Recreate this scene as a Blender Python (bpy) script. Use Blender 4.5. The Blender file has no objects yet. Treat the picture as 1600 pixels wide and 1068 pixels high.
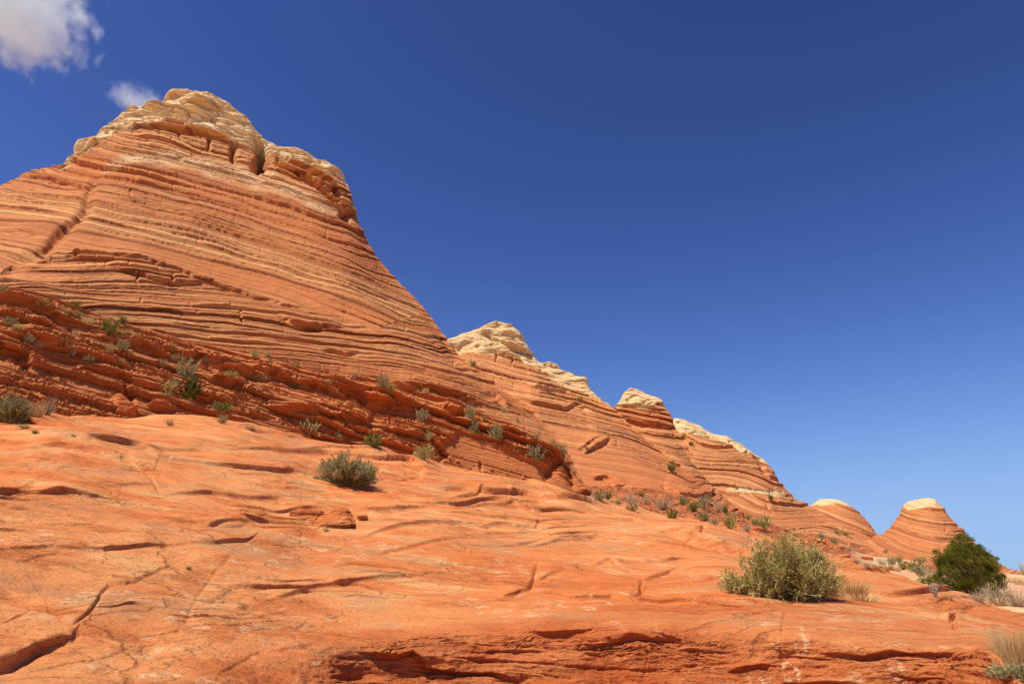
import bpy, math, random
import numpy as np
from mathutils import Vector
R = math.radians
SC = bpy.context.scene

# ---------------------------------------------------------------- camera, sky, sun, exposure
EYE = 1.6                       # camera height above the rock it stands on
FPX = 1067.0                    # focal length in photo pixels (1600 wide)
PITCH = R(18.5)
cam_d = bpy.data.cameras.new("camera")
cam = bpy.data.objects.new("camera", cam_d)
SC.collection.objects.link(cam)
cam_d.sensor_width = 36.0
cam_d.lens = 36.0 * FPX / 1600.0
cam_d.clip_start = 0.1
cam_d.clip_end = 30000
cam.location = (0, 0, EYE)
cam.rotation_euler = (R(90) + PITCH, 0, 0)
SC.camera = cam

SUN_EL, SUN_AZ = R(63), R(-122)   # azimuth measured from +Y (view direction) towards +X
w = bpy.data.worlds.new("World"); SC.world = w; w.use_nodes = True
nt = w.node_tree; nt.nodes.clear()
wo = nt.nodes.new("ShaderNodeOutputWorld")
bg = nt.nodes.new("ShaderNodeBackground")
sky = nt.nodes.new("ShaderNodeTexSky"); sky.sky_type = 'NISHITA'; sky.sun_disc = False
sky.sun_elevation = SUN_EL; sky.sun_rotation = SUN_AZ
sky.altitude = 1600; sky.air_density = 1.0; sky.dust_density = 0.25; sky.ozone_density = 4.0
bg.inputs["Strength"].default_value = 0.085
# deep polarised desert sky: a per-channel response on the physical sky colour
sep = nt.nodes.new("ShaderNodeSeparateColor"); cmb = nt.nodes.new("ShaderNodeCombineColor")
nt.links.new(sky.outputs[0], sep.inputs[0])
def sky_math(op, a, v):
    m = nt.nodes.new("ShaderNodeMath"); m.operation = op; nt.links.new(a, m.inputs[0])
    if hasattr(v, "links"): nt.links.new(v, m.inputs[1])
    else: m.inputs[1].default_value = v
    return m.outputs[0]
for i, (g, k, lim) in enumerate(((1.71, 2.80, .285), (1.74, 2.42, .455), (1.80, 2.75, .78))):
    y = sky_math('MULTIPLY', sky_math('POWER', sky_math('MULTIPLY', sep.outputs[i], 0.094), g), k)
    q = sky_math('SQRT', sky_math('ADD', sky_math('POWER', sky_math('DIVIDE', y, lim), 2.0), 1.0), 0.0)
    y = sky_math('DIVIDE', sky_math('DIVIDE', y, q), 0.09)
    nt.links.new(y, cmb.inputs[i])
bg.inputs["Strength"].default_value = 0.09
nt.links.new(cmb.outputs[0], bg.inputs[0]); nt.links.new(bg.outputs[0], wo.inputs[0])

sd = bpy.data.lights.new("sun", 'SUN'); sd.energy = 4.6; sd.angle = R(0.53); sd.color = (1.0, 0.945, 0.85)
so = bpy.data.objects.new("sun", sd); SC.collection.objects.link(so)
sdir = Vector((math.sin(SUN_AZ)*math.cos(SUN_EL), math.cos(SUN_AZ)*math.cos(SUN_EL), math.sin(SUN_EL)))
so.rotation_euler = sdir.to_track_quat('Z', 'Y').to_euler()
so.location = (-20, -20, 60)

SC.view_settings.view_transform = 'Standard'; SC.view_settings.look = 'None'
SC.view_settings.exposure = 0.33; SC.view_settings.gamma = 1.0
SC.cycles.max_bounces = 6; SC.cycles.diffuse_bounces = 3; SC.cycles.transparent_max_bounces = 12
SC.cycles.volume_step_rate = 2.0; SC.cycles.volume_max_steps = 128

# ---------------------------------------------------------------- noise and geometry helpers
_rs = np.random.RandomState(7)
_T = _rs.rand(64*64*64).astype(np.float32)*2-1
def vnoise(x, y, z):
    ix = np.floor(x).astype(np.int32); iy = np.floor(y).astype(np.int32); iz = np.floor(z).astype(np.int32)
    fx = (x-ix).astype(np.float32); fy = (y-iy).astype(np.float32); fz = (z-iz).astype(np.float32)
    fx = fx*fx*(3-2*fx); fy = fy*fy*(3-2*fy); fz = fz*fz*(3-2*fz)
    x0 = (ix & 63)*4096; x1 = ((ix+1) & 63)*4096
    y0 = (iy & 63)*64; y1 = ((iy+1) & 63)*64
    z0 = iz & 63; z1 = (iz+1) & 63
    a = _T[x0+y0+z0]; b = _T[x1+y0+z0]; a += (b-a)*fx
    c = _T[x0+y1+z0]; b = _T[x1+y1+z0]; c += (b-c)*fx
    a += (c-a)*fy
    d = _T[x0+y0+z1]; b = _T[x1+y0+z1]; d += (b-d)*fx
    c = _T[x0+y1+z1]; b = _T[x1+y1+z1]; c += (b-c)*fx
    d += (c-d)*fy
    return a+(d-a)*fz
def fbm(P, scale, octs=3, gain=0.5, seed=0.0, st=(1, 1, 1)):
    x, y, z = P[..., 0]/scale*st[0]+seed*7.3, P[..., 1]/scale*st[1]+seed*3.1, P[..., 2]/scale*st[2]+seed*5.7
    o = 0; a = 1.0; n = 0
    for k in range(octs):
        o = o+a*vnoise(x, y, z); n += a; a *= gain
        x = x*2.03+11.3; y = y*2.03+5.1; z = z*2.03+8.7
    return o/n
def sst(a, b, x):
    t = np.clip((x-a)/(b-a), 0, 1); return t*t*(3-2*t)
def hsh(n, seed=0):
    v = np.sin(n*12.9898+seed*78.233)*43758.5453
    return v-np.floor(v)

CP, SP = math.cos(PITCH), math.sin(PITCH)
def pix_dir(u, v):
    dx = (np.asarray(u, float)-800)/FPX; dy = (534-np.asarray(v, float))/FPX
    return dx, CP-dy*SP, SP+dy*CP
def pix_polar(u, v):
    x, y, z = pix_dir(u, v); h = np.hypot(x, y)
    return np.arctan2(x, y), z/h
def survey(u, v, r):
    """world point seen in direction (u, v) at horizontal distance r from the camera"""
    th, te = pix_polar(u, v)
    return np.stack([np.sin(th)*r, np.cos(th)*r, te*r+EYE], -1)
def project(P):
    x = P[..., 0]; y = P[..., 1]; z = P[..., 2]-EYE
    f = np.maximum(y*CP+z*SP, 1e-3); up = -y*SP+z*CP
    return 800+FPX*x/f, 534-FPX*up/f

def pchip(T, Y, t):
    """T (n,), Y (n, m), t (k,) -> (k, m) monotone cubic"""
    h = np.diff(T)[:, None]; d = np.diff(Y, axis=0)/h
    m = np.zeros_like(Y); m[0] = d[0]; m[-1] = d[-1]
    if len(T) > 2:
        a, b = d[:-1], d[1:]
        w1 = 2*h[1:]+h[:-1]; w2 = h[1:]+2*h[:-1]
        with np.errstate(divide='ignore', invalid='ignore'):
            hm = (w1+w2)/(w1/a+w2/b)
        m[1:-1] = np.where(a*b > 0, hm, 0)
    k = np.clip(np.searchsorted(T, t, side='right')-1, 0, len(T)-2)
    hh = h[k]; s = ((t-T[k])[:, None])/hh
    y0, y1, m0, m1 = Y[k], Y[k+1], m[k], m[k+1]
    s2 = s*s; s3 = s2*s
    return (2*s3-3*s2+1)*y0+(s3-2*s2+s)*hh*m0+(-2*s3+3*s2)*y1+(s3-s2)*hh*m1

def gsm(y, k):
    if k < 1: return y
    w = np.exp(-(np.arange(-3*k, 3*k+1)/k)**2/2); w /= w.sum()
    return np.convolve(np.pad(y, 3*k, mode='edge'), w, 'valid')
def loft(lines, rows, u0, u1, ncol, crest=None):
    """lines: from near/low to far/high; each a list of (u, v, r) or ('off', dr, dz) relative to the line before.
    rows[k] rows between line k and k+1. Columns share a bearing. Returns (nr, nc, 3)."""
    tha = pix_polar(u0, 534)[0]; thb = pix_polar(u1, 534)[0]
    uu = np.linspace(u0, u1, ncol); th = np.arctan2((uu-800)/FPX, CP)
    th = np.linspace(0, 1, ncol)*0+np.interp(uu, [u0, u1], [0, 1])*0+th
    RR, ZZ = [], []
    for L in lines:
        if L[0] == 'off':
            RR.append(RR[-1]+L[1]); ZZ.append(np.maximum(ZZ[-1]+L[2], -4.0-0.001*len(RR))); continue
        a = np.array(L, float); t, te = pix_polar(a[:, 0], a[:, 1])
        o = np.argsort(t); t = t[o]; te = te[o]; r = a[o, 2]
        ks = int(14*ncol/(u1-u0))
        r_ = gsm(np.interp(th, t, r), ks); te_ = gsm(np.interp(th, t, te), int(2*ncol/(u1-u0)) if len(RR) == crest else ks)
        RR.append(r_); ZZ.append(te_*r_+EYE)
    RR = np.array(RR); ZZ = np.array(ZZ)
    T = np.arange(len(lines), dtype=float)
    t = np.concatenate([np.linspace(k, k+1, n, endpoint=False) for k, n in enumerate(rows)]+[[len(lines)-1.0]])
    r = pchip(T, RR, t); z = pchip(T, ZZ, t)
    return np.stack([np.sin(th)[None]*r, np.cos(th)[None]*r, z], -1), t

def normals(P):
    a = np.gradient(P, axis=1); b = np.gradient(P, axis=0)
    n = np.cross(a, b); n /= np.linalg.norm(n, axis=-1, keepdims=True)+1e-12
    return n

def polyd(PU, PV, pts, pad):
    """distance, signed side (+ = left of travel = above for a line drawn left to right) and 0..1 position along"""
    pts = np.array(pts, float)
    sel = np.where((PU > pts[:, 0].min()-pad) & (PU < pts[:, 0].max()+pad) & (PV > pts[:, 1].min()-pad) & (PV < pts[:, 1].max()+pad))
    x = PU[sel]; y = PV[sel]
    best = np.full(x.shape, 1e9); side = np.ones(x.shape); pos = np.zeros(x.shape)
    seg = np.hypot(*(pts[1:]-pts[:-1]).T); cum = np.concatenate([[0], np.cumsum(seg)])
    for i in range(len(pts)-1):
        ax, ay = pts[i]; dx, dy = pts[i+1]-pts[i]
        q = np.clip(((x-ax)*dx+(y-ay)*dy)/(dx*dx+dy*dy), 0, 1)
        ex = x-ax-q*dx; ey = y-ay-q*dy; d = np.hypot(ex, ey)
        m = d < best
        best[m] = d[m]; side[m] = np.where(-(dx*ey-dy*ex) >= 0, 1, -1)[m]; pos[m] = ((cum[i]+q*seg[i])/cum[-1])[m]
    return sel, best, side, pos

def make_mesh(name, V, F, mat, attrs=None, smooth=True, parent=None, link=True):
    me = bpy.data.meshes.new(name)
    V = np.asarray(V, np.float32).reshape(-1, 3); F = np.asarray(F, np.int32)
    me.vertices.add(len(V)); me.vertices.foreach_set("co", V.ravel())
    n = F.shape[1]
    me.loops.add(F.size); me.loops.foreach_set("vertex_index", F.ravel())
    me.polygons.add(len(F)); me.polygons.foreach_set("loop_start", np.arange(0, F.size, n, dtype=np.int32))
    me.polygons.foreach_set("use_smooth", np.full(len(F), smooth, bool))
    for k, a in (attrs or {}).items():
        at = me.attributes.new(k, 'FLOAT', 'POINT'); at.data.foreach_set("value", np.asarray(a, np.float32).ravel())
    me.materials.append(mat)
    me.update(); me.validate()
    o = bpy.data.objects.new(name, me)
    if link: SC.collection.objects.link(o)
    if parent: o.parent = parent
    return o
def grid_faces(nr, nc):
    i = np.arange(nr*nc, dtype=np.int32).reshape(nr, nc)
    return np.stack([i[:-1, :-1], i[:-1, 1:], i[1:, 1:], i[1:, :-1]], -1).reshape(-1, 4)

def layers(seed, lo, hi, mean, sig):
    rs = np.random.RandomState(seed)
    n = int((hi-lo)/mean*1.6)+10
    b = lo+np.cumsum(mean*np.exp(sig*rs.randn(n)-sig*sig/2))
    return b, rs.rand(n+1, 4)
def ledge(S, u, lay, blk=60.0, joint=1.2):
    """stepped bedding: returns (protrusion 0..1, gap 0..1) for bed coordinate S (grows downwards) and lateral u"""
    b, rd = lay
    k = np.clip(np.searchsorted(b, S)-1, 0, len(b)-2)
    th = b[k+1]-b[k]; f = (S-b[k])/th
    bl = blk*(0.4+1.6*rd[k, 1])
    q = u/bl+rd[k, 2]*10+0.25*np.sin(u/37.0+k); j = np.floor(q); fr = (q-j)*bl
    rb = hsh(j+k*17.0, 3)
    amp = (0.25+0.75*rd[k, 0]**1.3)*(0.55+0.45*rb)
    p = sst(-0.05, 0.22, f)*(.72+.28*f)*(1-1.2*sst(0.82, 0.95, f))
    # beds fade in and out along strike
    on = 0.35+0.65*sst(-0.35, 0.25, vnoise(u/(bl*1.7)+k*3.3, k*0.77, k*0.0))
    jt = (rb > 0.62)*np.exp(-(np.minimum(fr, bl-fr)/joint)**2)
    return amp*on*p-0.35*jt*amp, amp*on*sst(0.8, 0.97, f), rd[k, 3], th

LOOK = {}      # name -> (P, PU, PV, valid rows) for placing things on the rock
def register(name, P, rmax):
    pu, pv = project(P[:rmax]); LOOK[name] = (P[:rmax], pu, pv)
def at(name, u, v):
    P, pu, pv = LOOK[name]
    d = (pu-u)**2+(pv-v)**2
    m = d < 9
    if m.any():
        r = np.where(m, np.hypot(P[..., 0], P[..., 1]), 1e9); i = np.unravel_index(np.argmin(r), r.shape)
    else:
        i = np.unravel_index(np.argmin(d), d.shape)
    return Vector([float(q) for q in P[i]])

def tag(o, label=None, cat=None, group=None, kind=None):
    if label: o["label"] = label
    if cat: o["category"] = cat
    if group: o["group"] = group
    if kind: o["kind"] = kind
    return o

# ---------------------------------------------------------------- materials
def new_mat(name):
    m = bpy.data.materials.new(name); m.use_nodes = True
    nt = m.node_tree
    return m, nt, nt.nodes["Principled BSDF"]
class NB:
    def __init__(s, nt): s.nt = nt
    def n(s, t, **kw):
        x = s.nt.nodes.new("ShaderNode"+t)
        for k, v in kw.items(): setattr(x, k, v)
        return x
    def l(s, a, b): s.nt.links.new(a, b)
    def val(s, inp, v):
        if hasattr(v, "links"): s.l(v, inp)
        elif isinstance(v, tuple) and len(v) == 3: inp.default_value = (*v, 1)
        else: inp.default_value = v
    def math(s, op, a, b=0.0, clamp=False):
        x = s.n("Math", operation=op, use_clamp=clamp); s.val(x.inputs[0], a); s.val(x.inputs[1], b); return x.outputs[0]
    def mix(s, f, a, b):
        x = s.n("Mix", data_type='RGBA'); s.val(x.inputs[0], f); s.val(x.inputs[6], a); s.val(x.inputs[7], b); return x.outputs[2]
    def attr(s, name):
        x = s.n("Attribute", attribute_name=name); return x.outputs["Fac"]
    def noise(s, vec, scale, detail=3, rough=.55, dim='3D', w=None):
        x = s.n("TexNoise", noise_dimensions=dim)
        if dim != '1D': s.l(vec, x.inputs["Vector"])
        if w is not None: s.val(x.inputs["W"], w)
        x.inputs["Scale"].default_value = scale; x.inputs["Detail"].default_value = detail; x.inputs["Roughness"].default_value = rough
        return x.outputs[0]
    def band(s, v, a, b):
        x = s.n("MapRange", interpolation_type='SMOOTHSTEP'); s.val(x.inputs[0], v)
        x.inputs[1].default_value = a; x.inputs[2].default_value = b; return x.outputs[0]
    def scaled(s, sc):
        tc = s.n("TexCoord"); mp = s.n("Mapping"); s.l(tc.outputs["Object"], mp.inputs[0]); mp.inputs["Scale"].default_value = sc
        return mp.outputs[0]

def rock_mat(name, buff, red, pale, dark, cream, gscale, lam=0.35, bumpd=0.12, lamb=0.5, patch=0.35):
    """bedded sandstone: colour bands follow the bed coordinate S; gscale = metres of the coarse patches"""
    m, nt, bs = new_mat(name); b = NB(nt)
    S = b.attr("S"); cap = b.attr("cap"); tone = b.attr("tone")
    ob = b.scaled((1, 1, 1)); fl = b.scaled((1, 1, 3.0))
    wob = b.noise(ob, 1.0/(gscale*0.6), 3)
    Sw = b.math('ADD', S, b.math('MULTIPLY', wob, 5.0))
    A = b.noise(None, 0.045, 2, .5, '1D', Sw)
    B = b.noise(None, 0.16, 3, .6, '1D', Sw)
    C = b.noise(None, lam, 2, .6, '1D', b.math('ADD', Sw, 31.7))
    t = b.math('ADD', tone, b.math('MULTIPLY', b.math('SUBTRACT', A, .5), 1.2))
    pat = b.noise(fl, 1.0/gscale, 5, .6)
    t = b.math('ADD', t, b.math('MULTIPLY', b.math('SUBTRACT', pat, .5), patch*2), True)
    col = b.mix(t, buff, red)
    col = b.mix(b.math('MULTIPLY', b.band(B, .55, .68), b.math('SUBTRACT', 0.78, b.math('MULTIPLY', tone, .6))), col, pale)
    col = b.mix(b.math('MULTIPLY', b.band(B, .47, .36), .65), col, dark)
    col = b.mix(b.math('MULTIPLY', b.band(C, .45, .33), .62), col, dark)
    col = b.mix(b.math('MULTIPLY', b.band(C, .58, .70), b.math('SUBTRACT', .45, b.math('MULTIPLY', tone, .38))), col, pale)
    col = b.mix(b.math('MULTIPLY', b.band(tone, .72, .9), .55), col, (.56, .175, .052))
    col = b.mix(b.math('MULTIPLY', b.band(pat, .45, .30), .4), col, (red[0]*.72, red[1]*.75, red[2]*.8))
    # cream cap with a mottled edge
    cn = b.noise(ob, 1.0/(gscale*0.35), 5, .65)
    ce = b.band(b.math('ADD', cap, b.math('MULTIPLY', b.math('SUBTRACT', cn, .5), .55)), .36, .66)
    stain = b.band(b.noise(fl, 2.2/gscale, 5, .7), .53, .66)
    ccol = b.mix(b.math('MULTIPLY', stain, .6), cream, (cream[0]*.84, cream[1]*.60, cream[2]*.45))
    grey = b.band(b.noise(ob, 4.5/gscale, 5, .7), .56, .68)
    ccol = b.mix(b.math('MULTIPLY', grey, .35), ccol, (.33, .27, .17))
    ccol = b.mix(b.math('MULTIPLY', b.band(C, .50, .38), .45), ccol, (cream[0]*.72, cream[1]*.52, cream[2]*.40))
    ccol = b.mix(b.math('MULTIPLY', b.band(B, .50, .40), .40), ccol, (buff[0]*1.05, buff[1]*1.1, buff[2]*1.1))
    col = b.mix(ce, col, ccol)
    fine = b.noise(ob, 14.0/gscale, 4, .7)
    spk = b.band(fine, .62, .78)
    col = b.mix(b.math('MULTIPLY', spk, .30), col, dark)
    hv = b.n("HueSaturation"); b.l(col, hv.inputs["Color"])
    b.l(b.math('ADD', .82, b.math('MULTIPLY', b.noise(fl, 5.0/gscale, 4, .65), .36)), hv.inputs["Value"])
    b.l(hv.outputs[0], bs.inputs["Base Color"])
    bs.inputs["Roughness"].default_value = .92; bs.inputs["Specular IOR Level"].default_value = .15
    bm1 = b.n("Bump"); bm1.inputs["Strength"].default_value = lamb; bm1.inputs["Distance"].default_value = bumpd
    b.l(b.math('ADD', C, b.math('MULTIPLY', b.noise(None, lam*2.6, 2, .6, '1D', Sw), .6)), bm1.inputs["Height"])
    bm2 = b.n("Bump"); bm2.inputs["Strength"].default_value = .6; bm2.inputs["Distance"].default_value = bumpd*1.3
    b.l(b.noise(fl, 8.0/gscale, 6, .68), bm2.inputs["Height"]); b.l(bm1.outputs[0], bm2.inputs["Normal"])
    b.l(bm2.outputs[0], bs.inputs["Normal"])
    return m
BUFF = (.57, .230, .078); RED = (.47, .145, .043); PALE = (.71, .40, .152); DARK = (.20, .056, .018); CREAM = (.78, .59, .31)
M_butte = rock_mat("bedded_sandstone", BUFF, RED, PALE, DARK, CREAM, 9.0, bumpd=.22)
M_far = rock_mat("far_sandstone", (.57, .225, .078), (.50, .155, .050), (.70, .39, .16), (.25, .078, .026), (.70, .50, .25), 16.0, lam=.5, bumpd=.3)

def slab_mat():
    m, nt, bs = new_mat("slickrock"); b = NB(nt)
    ob = b.scaled((1, 1, 1)); st = b.scaled((.35, .8, 2.2))
    tone = b.attr("tone")
    big = b.noise(st, .22, 4, .55); mid = b.noise(st, 1.1, 5, .62); fine = b.noise(ob, 9.0, 5, .7)
    col = b.mix(b.band(big, .35, .66), (.64, .185, .052), (.70, .265, .088))
    col = b.mix(b.math('MULTIPLY', b.band(mid, .52, .62), .75), col, (.74, .36, .135))
    col = b.mix(b.math('MULTIPLY', b.band(mid, .47, .38), .6), col, (.50, .120, .030))
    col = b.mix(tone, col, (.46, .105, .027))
    # greyish desert varnish / dust stains
    va = b.band(b.noise(st, .55, 6, .7), .52, .62)
    col = b.mix(b.math('MULTIPLY', va, .55), col, (.42, .17, .075))
    # pale lichen crusts: rings and patches
    lm = b.band(b.noise(ob, .45, 3, .5), .50, .58)
    wv = b.n("VectorMath", operation='ADD'); b.l(ob, wv.inputs[0])
    nn = b.n("TexNoise"); b.l(ob, nn.inputs["Vector"]); nn.inputs["Scale"].default_value = 3.0; nn.inputs["Detail"].default_value = 4
    sc = b.n("VectorMath", operation='SCALE'); b.l(nn.outputs["Color"], sc.inputs[0]); sc.inputs["Scale"].default_value = .35
    b.l(sc.outputs[0], wv.inputs[1])
    vo = b.n("TexVoronoi"); b.l(wv.outputs[0], vo.inputs["Vector"]); vo.inputs["Scale"].default_value = 2.6
    ring = b.math('MULTIPLY', b.band(vo.outputs["Distance"], .16, .24), b.band(vo.outputs["Distance"], .36, .28))
    ring = b.math('ADD', ring, b.math('MULTIPLY', b.band(vo.outputs["Distance"], .12, .06), .7), True)
    lf = b.math('MULTIPLY', b.math('MULTIPLY', ring, lm), b.band(b.noise(ob, 14, 4, .7), .42, .56))
    col = b.mix(b.math('MULTIPLY', lf, .8), col, (.74, .47, .24))
    crust = b.math('MULTIPLY', b.band(b.noise(ob, 2.4, 6, .72), .56, .64), b.band(b.noise(ob, .3, 2), .5, .6))
    col = b.mix(b.math('MULTIPLY', crust, .45), col, (.72, .42, .20))
    hv = b.n("HueSaturation"); b.l(col, hv.inputs["Color"])
    b.l(b.math('ADD', .58, b.math('MULTIPLY', b.math('ADD', fine, b.noise(st, 5.5, 5, .7)), .50)), hv.inputs["Value"])
    sp = b.band(b.noise(ob, 30, 4, .75), .58, .70)
    b.l(b.mix(b.math('MULTIPLY', sp, .5), hv.outputs[0], (.2, .06, .03)), bs.inputs["Base Color"])
    bs.inputs["Roughness"].default_value = .93; bs.inputs["Specular IOR Level"].default_value = .12
    # thin broken plates: a stepped noise and long wandering joints, both as relief
    pl = b.math('MULTIPLY', b.noise(st, .9, 5, .55), 9.0); fr = b.math('FRACT', pl)
    plate = b.math('MULTIPLY', b.math('MULTIPLY', fr, b.band(fr, 1.0, .9)), b.band(b.noise(st, .7, 2), .44, .58))
    wj = b.n("VectorMath", operation='ADD'); b.l(b.scaled((.22, .5, .9)), wj.inputs[0])
    nj = b.n("TexNoise"); b.l(ob, nj.inputs["Vector"]); nj.inputs["Scale"].default_value = .5; nj.inputs["Detail"].default_value = 5
    sj = b.n("VectorMath", operation='SCALE'); b.l(nj.outputs["Color"], sj.inputs[0]); sj.inputs["Scale"].default_value = .8; b.l(sj.outputs[0], wj.inputs[1])
    vj = b.n("TexVoronoi", feature='DISTANCE_TO_EDGE'); b.l(wj.outputs[0], vj.inputs["Vector"]); vj.inputs["Scale"].default_value = 1.0
    joint = b.math('MULTIPLY', b.band(vj.outputs["Distance"], .016, .0), b.band(b.noise(ob, .35, 3), .46, .54))
    b0 = b.n("Bump"); b0.inputs["Strength"].default_value = .75; b0.inputs["Distance"].default_value = .10
    b.l(b.math('SUBTRACT', plate, joint), b0.inputs["Height"])
    b1 = b.n("Bump"); b.l(b0.outputs[0], b1.inputs["Normal"]); b1.inputs["Strength"].default_value = .7; b1.inputs["Distance"].default_value = .14
    b.l(b.noise(st, 2.6, 6, .66), b1.inputs["Height"])
    b2 = b.n("Bump"); b2.inputs["Strength"].default_value = 1.0; b2.inputs["Distance"].default_value = .045
    b.l(b.noise(ob, 22, 5, .7), b2.inputs["Height"]); b.l(b1.outputs[0], b2.inputs["Normal"])
    b.l(b2.outputs[0], bs.inputs["Normal"])
    return m
M_slab = slab_mat()

def sand_mat():
    m, nt, bs = new_mat("red_sand"); b = NB(nt)
    ob = b.scaled((1, 1, 1))
    n1 = b.noise(ob, .06, 5, .6); n2 = b.noise(ob, .7, 5, .7)
    col = b.mix(b.band(n1, .4, .6), (.60, .27, .12), (.62, .40, .20))
    col = b.mix(b.math('MULTIPLY', b.band(n2, .5, .62), .6), col, (.60, .47, .26))
    rc = b.mix(b.band(b.noise(ob, 1.3, 6, .7), .44, .62), (.24, .060, .014), (.50, .15, .038))
    col = b.mix(b.attr("rock"), col, rc)
    b.l(col, bs.inputs["Base Color"]); bs.inputs["Roughness"].default_value = .95
    bp = b.n("Bump"); bp.inputs["Strength"].default_value = .7; bp.inputs["Distance"].default_value = .15
    b.l(n2, bp.inputs["Height"]); b.l(bp.outputs[0], bs.inputs["Normal"])
    return m
M_sand = sand_mat()

def leaf_mat(name, c1, c2, c3, trans=.25):
    m, nt, bs = new_mat(name); b = NB(nt)
    rd = b.attr("rnd"); oi = b.n("ObjectInfo")
    t = b.math('ADD', rd, b.math('MULTIPLY', b.math('SUBTRACT', oi.outputs["Random"], .5), .3), True)
    rp = b.n("ValToRGB"); b.l(t, rp.inputs[0])
    e = rp.color_ramp.elements; e[0].color = (*c1, 1); e[1].color = (*c3, 1)
    x = rp.color_ramp.elements.new(.5); x.color = (*c2, 1)
    b.l(rp.outputs[0], bs.inputs["Base Color"]); bs.inputs["Roughness"].default_value = .75; bs.inputs["Specular IOR Level"].default_value = .2
    tr = b.n("BsdfTranslucent"); b.l(rp.outputs[0], tr.inputs[0])
    mx = b.n("MixShader"); mx.inputs[0].default_value = trans
    b.l(bs.outputs[0], mx.inputs[1]); b.l(tr.outputs[0], mx.inputs[2])
    b.l(mx.outputs[0], nt.nodes["Material Output"].inputs[0])
    return m
M_olive = leaf_mat("olive_leaf", (.19, .175, .03), (.44, .385, .10), (.80, .68, .34))
M_grey = leaf_mat("sage_leaf", (.19, .17, .06), (.36, .32, .13), (.62, .53, .28))
M_green = leaf_mat("green_leaf", (.12, .14, .025), (.25, .25, .05), (.48, .42, .12))
M_yellow = leaf_mat("yellow_leaf", (.30, .26, .06), (.50, .42, .13), (.66, .54, .24))
M_straw = leaf_mat("straw", (.52, .34, .12), (.78, .53, .22), (.88, .66, .34))
M_twig = leaf_mat("dry_twig", (.26, .18, .09), (.50, .38, .21), (.78, .62, .40), .05)
M_juniper = leaf_mat("juniper_sprig", (.06, .070, .008), (.150, .155, .016), (.32, .29, .04), .2)
M_bark = leaf_mat("bark", (.16, .12, .09), (.30, .23, .17), (.46, .37, .28), .0)
# ---------------------------------------------------------------- rock masses
def toward_cam(P):
    h = np.hypot(P[..., 0], P[..., 1])[..., None]
    d = np.zeros_like(P); d[..., :2] = -P[..., :2]/np.maximum(h, 1e-3); return d
def lineat(PU, pts):
    a = np.array(pts, float); return np.interp(PU, a[:, 0], a[:, 1])

def features(PU, PV, feats, jx, jy):
    """breaks and overhangs: (points, raise, fade, gap, gapwidth, overhang) in photo pixels. Returns raise and overhang fields"""
    H = np.zeros_like(PU); O = np.zeros_like(PU)
    X = PU+jx; Y = PV+jy
    for f in feats:
        pts, h, D, g, wd, o = f
        sel, d, side, pos = polyd(X, Y, pts, max(D*3, wd*3)+4)
        tp = np.sqrt(np.clip(np.sin(np.pi*np.clip(pos, 0.02, .98)), 0, 1))
        endd = np.where((pos <= 0) | (pos >= 1), np.exp(-d/4.0), 1.0)
        s = side*d; sp = np.maximum(s, 0)
        H[sel] += h*sst(-wd*.5-.4, wd*.5+.4, s)*np.exp(-sp/D)*tp*endd
        H[sel] -= g*np.exp(-((s+(wd*.7 if h > 0 else 0))/wd)**2)*tp*endd
        O[sel] += o*sst(-.5, 1.8, s)*np.exp(-sp/(D*.5))*tp*endd
    return H, O

EDGE = [(-400, 600, 25), (0, 641, 27), (60, 640, 28), (130, 640, 29.5), (300, 645, 32), (380, 655, 33.5), (440, 672, 34.5), (500, 690, 35), (570, 700, 36), (650, 716, 37),
        (760, 741, 38), (880, 769, 39), (930, 779, 39), (1000, 789, 38), (1060, 806, 36), (1110, 812, 35), (1180, 832, 33), (1250, 858, 30), (1330, 879, 28), (1390, 889, 27),
        (1440, 903, 26), (1520, 930, 24), (1600, 955, 20), (1750, 1010, 15), (2000, 1110, 11)]
# --- the foreground slickrock
LIP = [(-400, 1010, 7.0), (0, 1040, 7.2), (300, 1035, 7.8), (480, 1012, 8.6), (620, 1002, 9.0), (800, 990, 9.4), (1000, 990, 9.4), (1200, 988, 9.4), (1400, 1008, 9.2), (1545, 1012, 9.0), (1580, 1045, 8.4), (1610, 1080, 7.6), (1750, 1200, 5.5), (2000, 1400, 4)]
def slab_lines():
    a = np.array(LIP, float); e = np.array(EDGE, float)
    us = np.linspace(-400, 2000, 49)
    out = [[(x, 2600+0*x, 1.2) for x in us], [(x, 1500, 3.0) for x in us]]
    fb = []
    for x in us:
        v = np.interp(x, a[:, 0], a[:, 1]); r = np.interp(x, a[:, 0], a[:, 2])
        fb.append((x, v+95, r-(.55 if x > 500 else 1.9)))
    out[1] = [(x, 1500, min(3.4, fb[i][2]-.8)) for i, x in enumerate(us)]
    out.append(fb)
    out.append([(x, np.interp(x, a[:, 0], a[:, 1]), np.interp(x, a[:, 0], a[:, 2])) for x in us])
    for k, q in enumerate((.12, .3, .5, .7, .86, 1.0)):
        L = []
        for x in us:
            v0 = np.interp(x, a[:, 0], a[:, 1]); r0 = np.interp(x, a[:, 0], a[:, 2]); v1 = np.interp(x, e[:, 0], e[:, 1]); r1 = np.interp(x, e[:, 0], e[:, 2])
            v = v0+(v1-v0)*q
            L.append((x, v, 1/(1/r0+(1/r1-1/r0)*q**.92)))
        out.append(L)
    out += [('off', 1.5, -.5), ('off', 3, -2.5), ('off', 3, -4)]
    return out
P, t = loft(slab_lines(), [14, 40, 130, 110, 110, 110, 110, 90, 70, 12, 6, 4], -330, 1930, 1750)
nb = sum([14, 40, 130, 110, 110, 110, 110, 90, 70])
PU, PV = project(P)
rr = np.hypot(P[..., 0], P[..., 1]); px = rr/FPX
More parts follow.
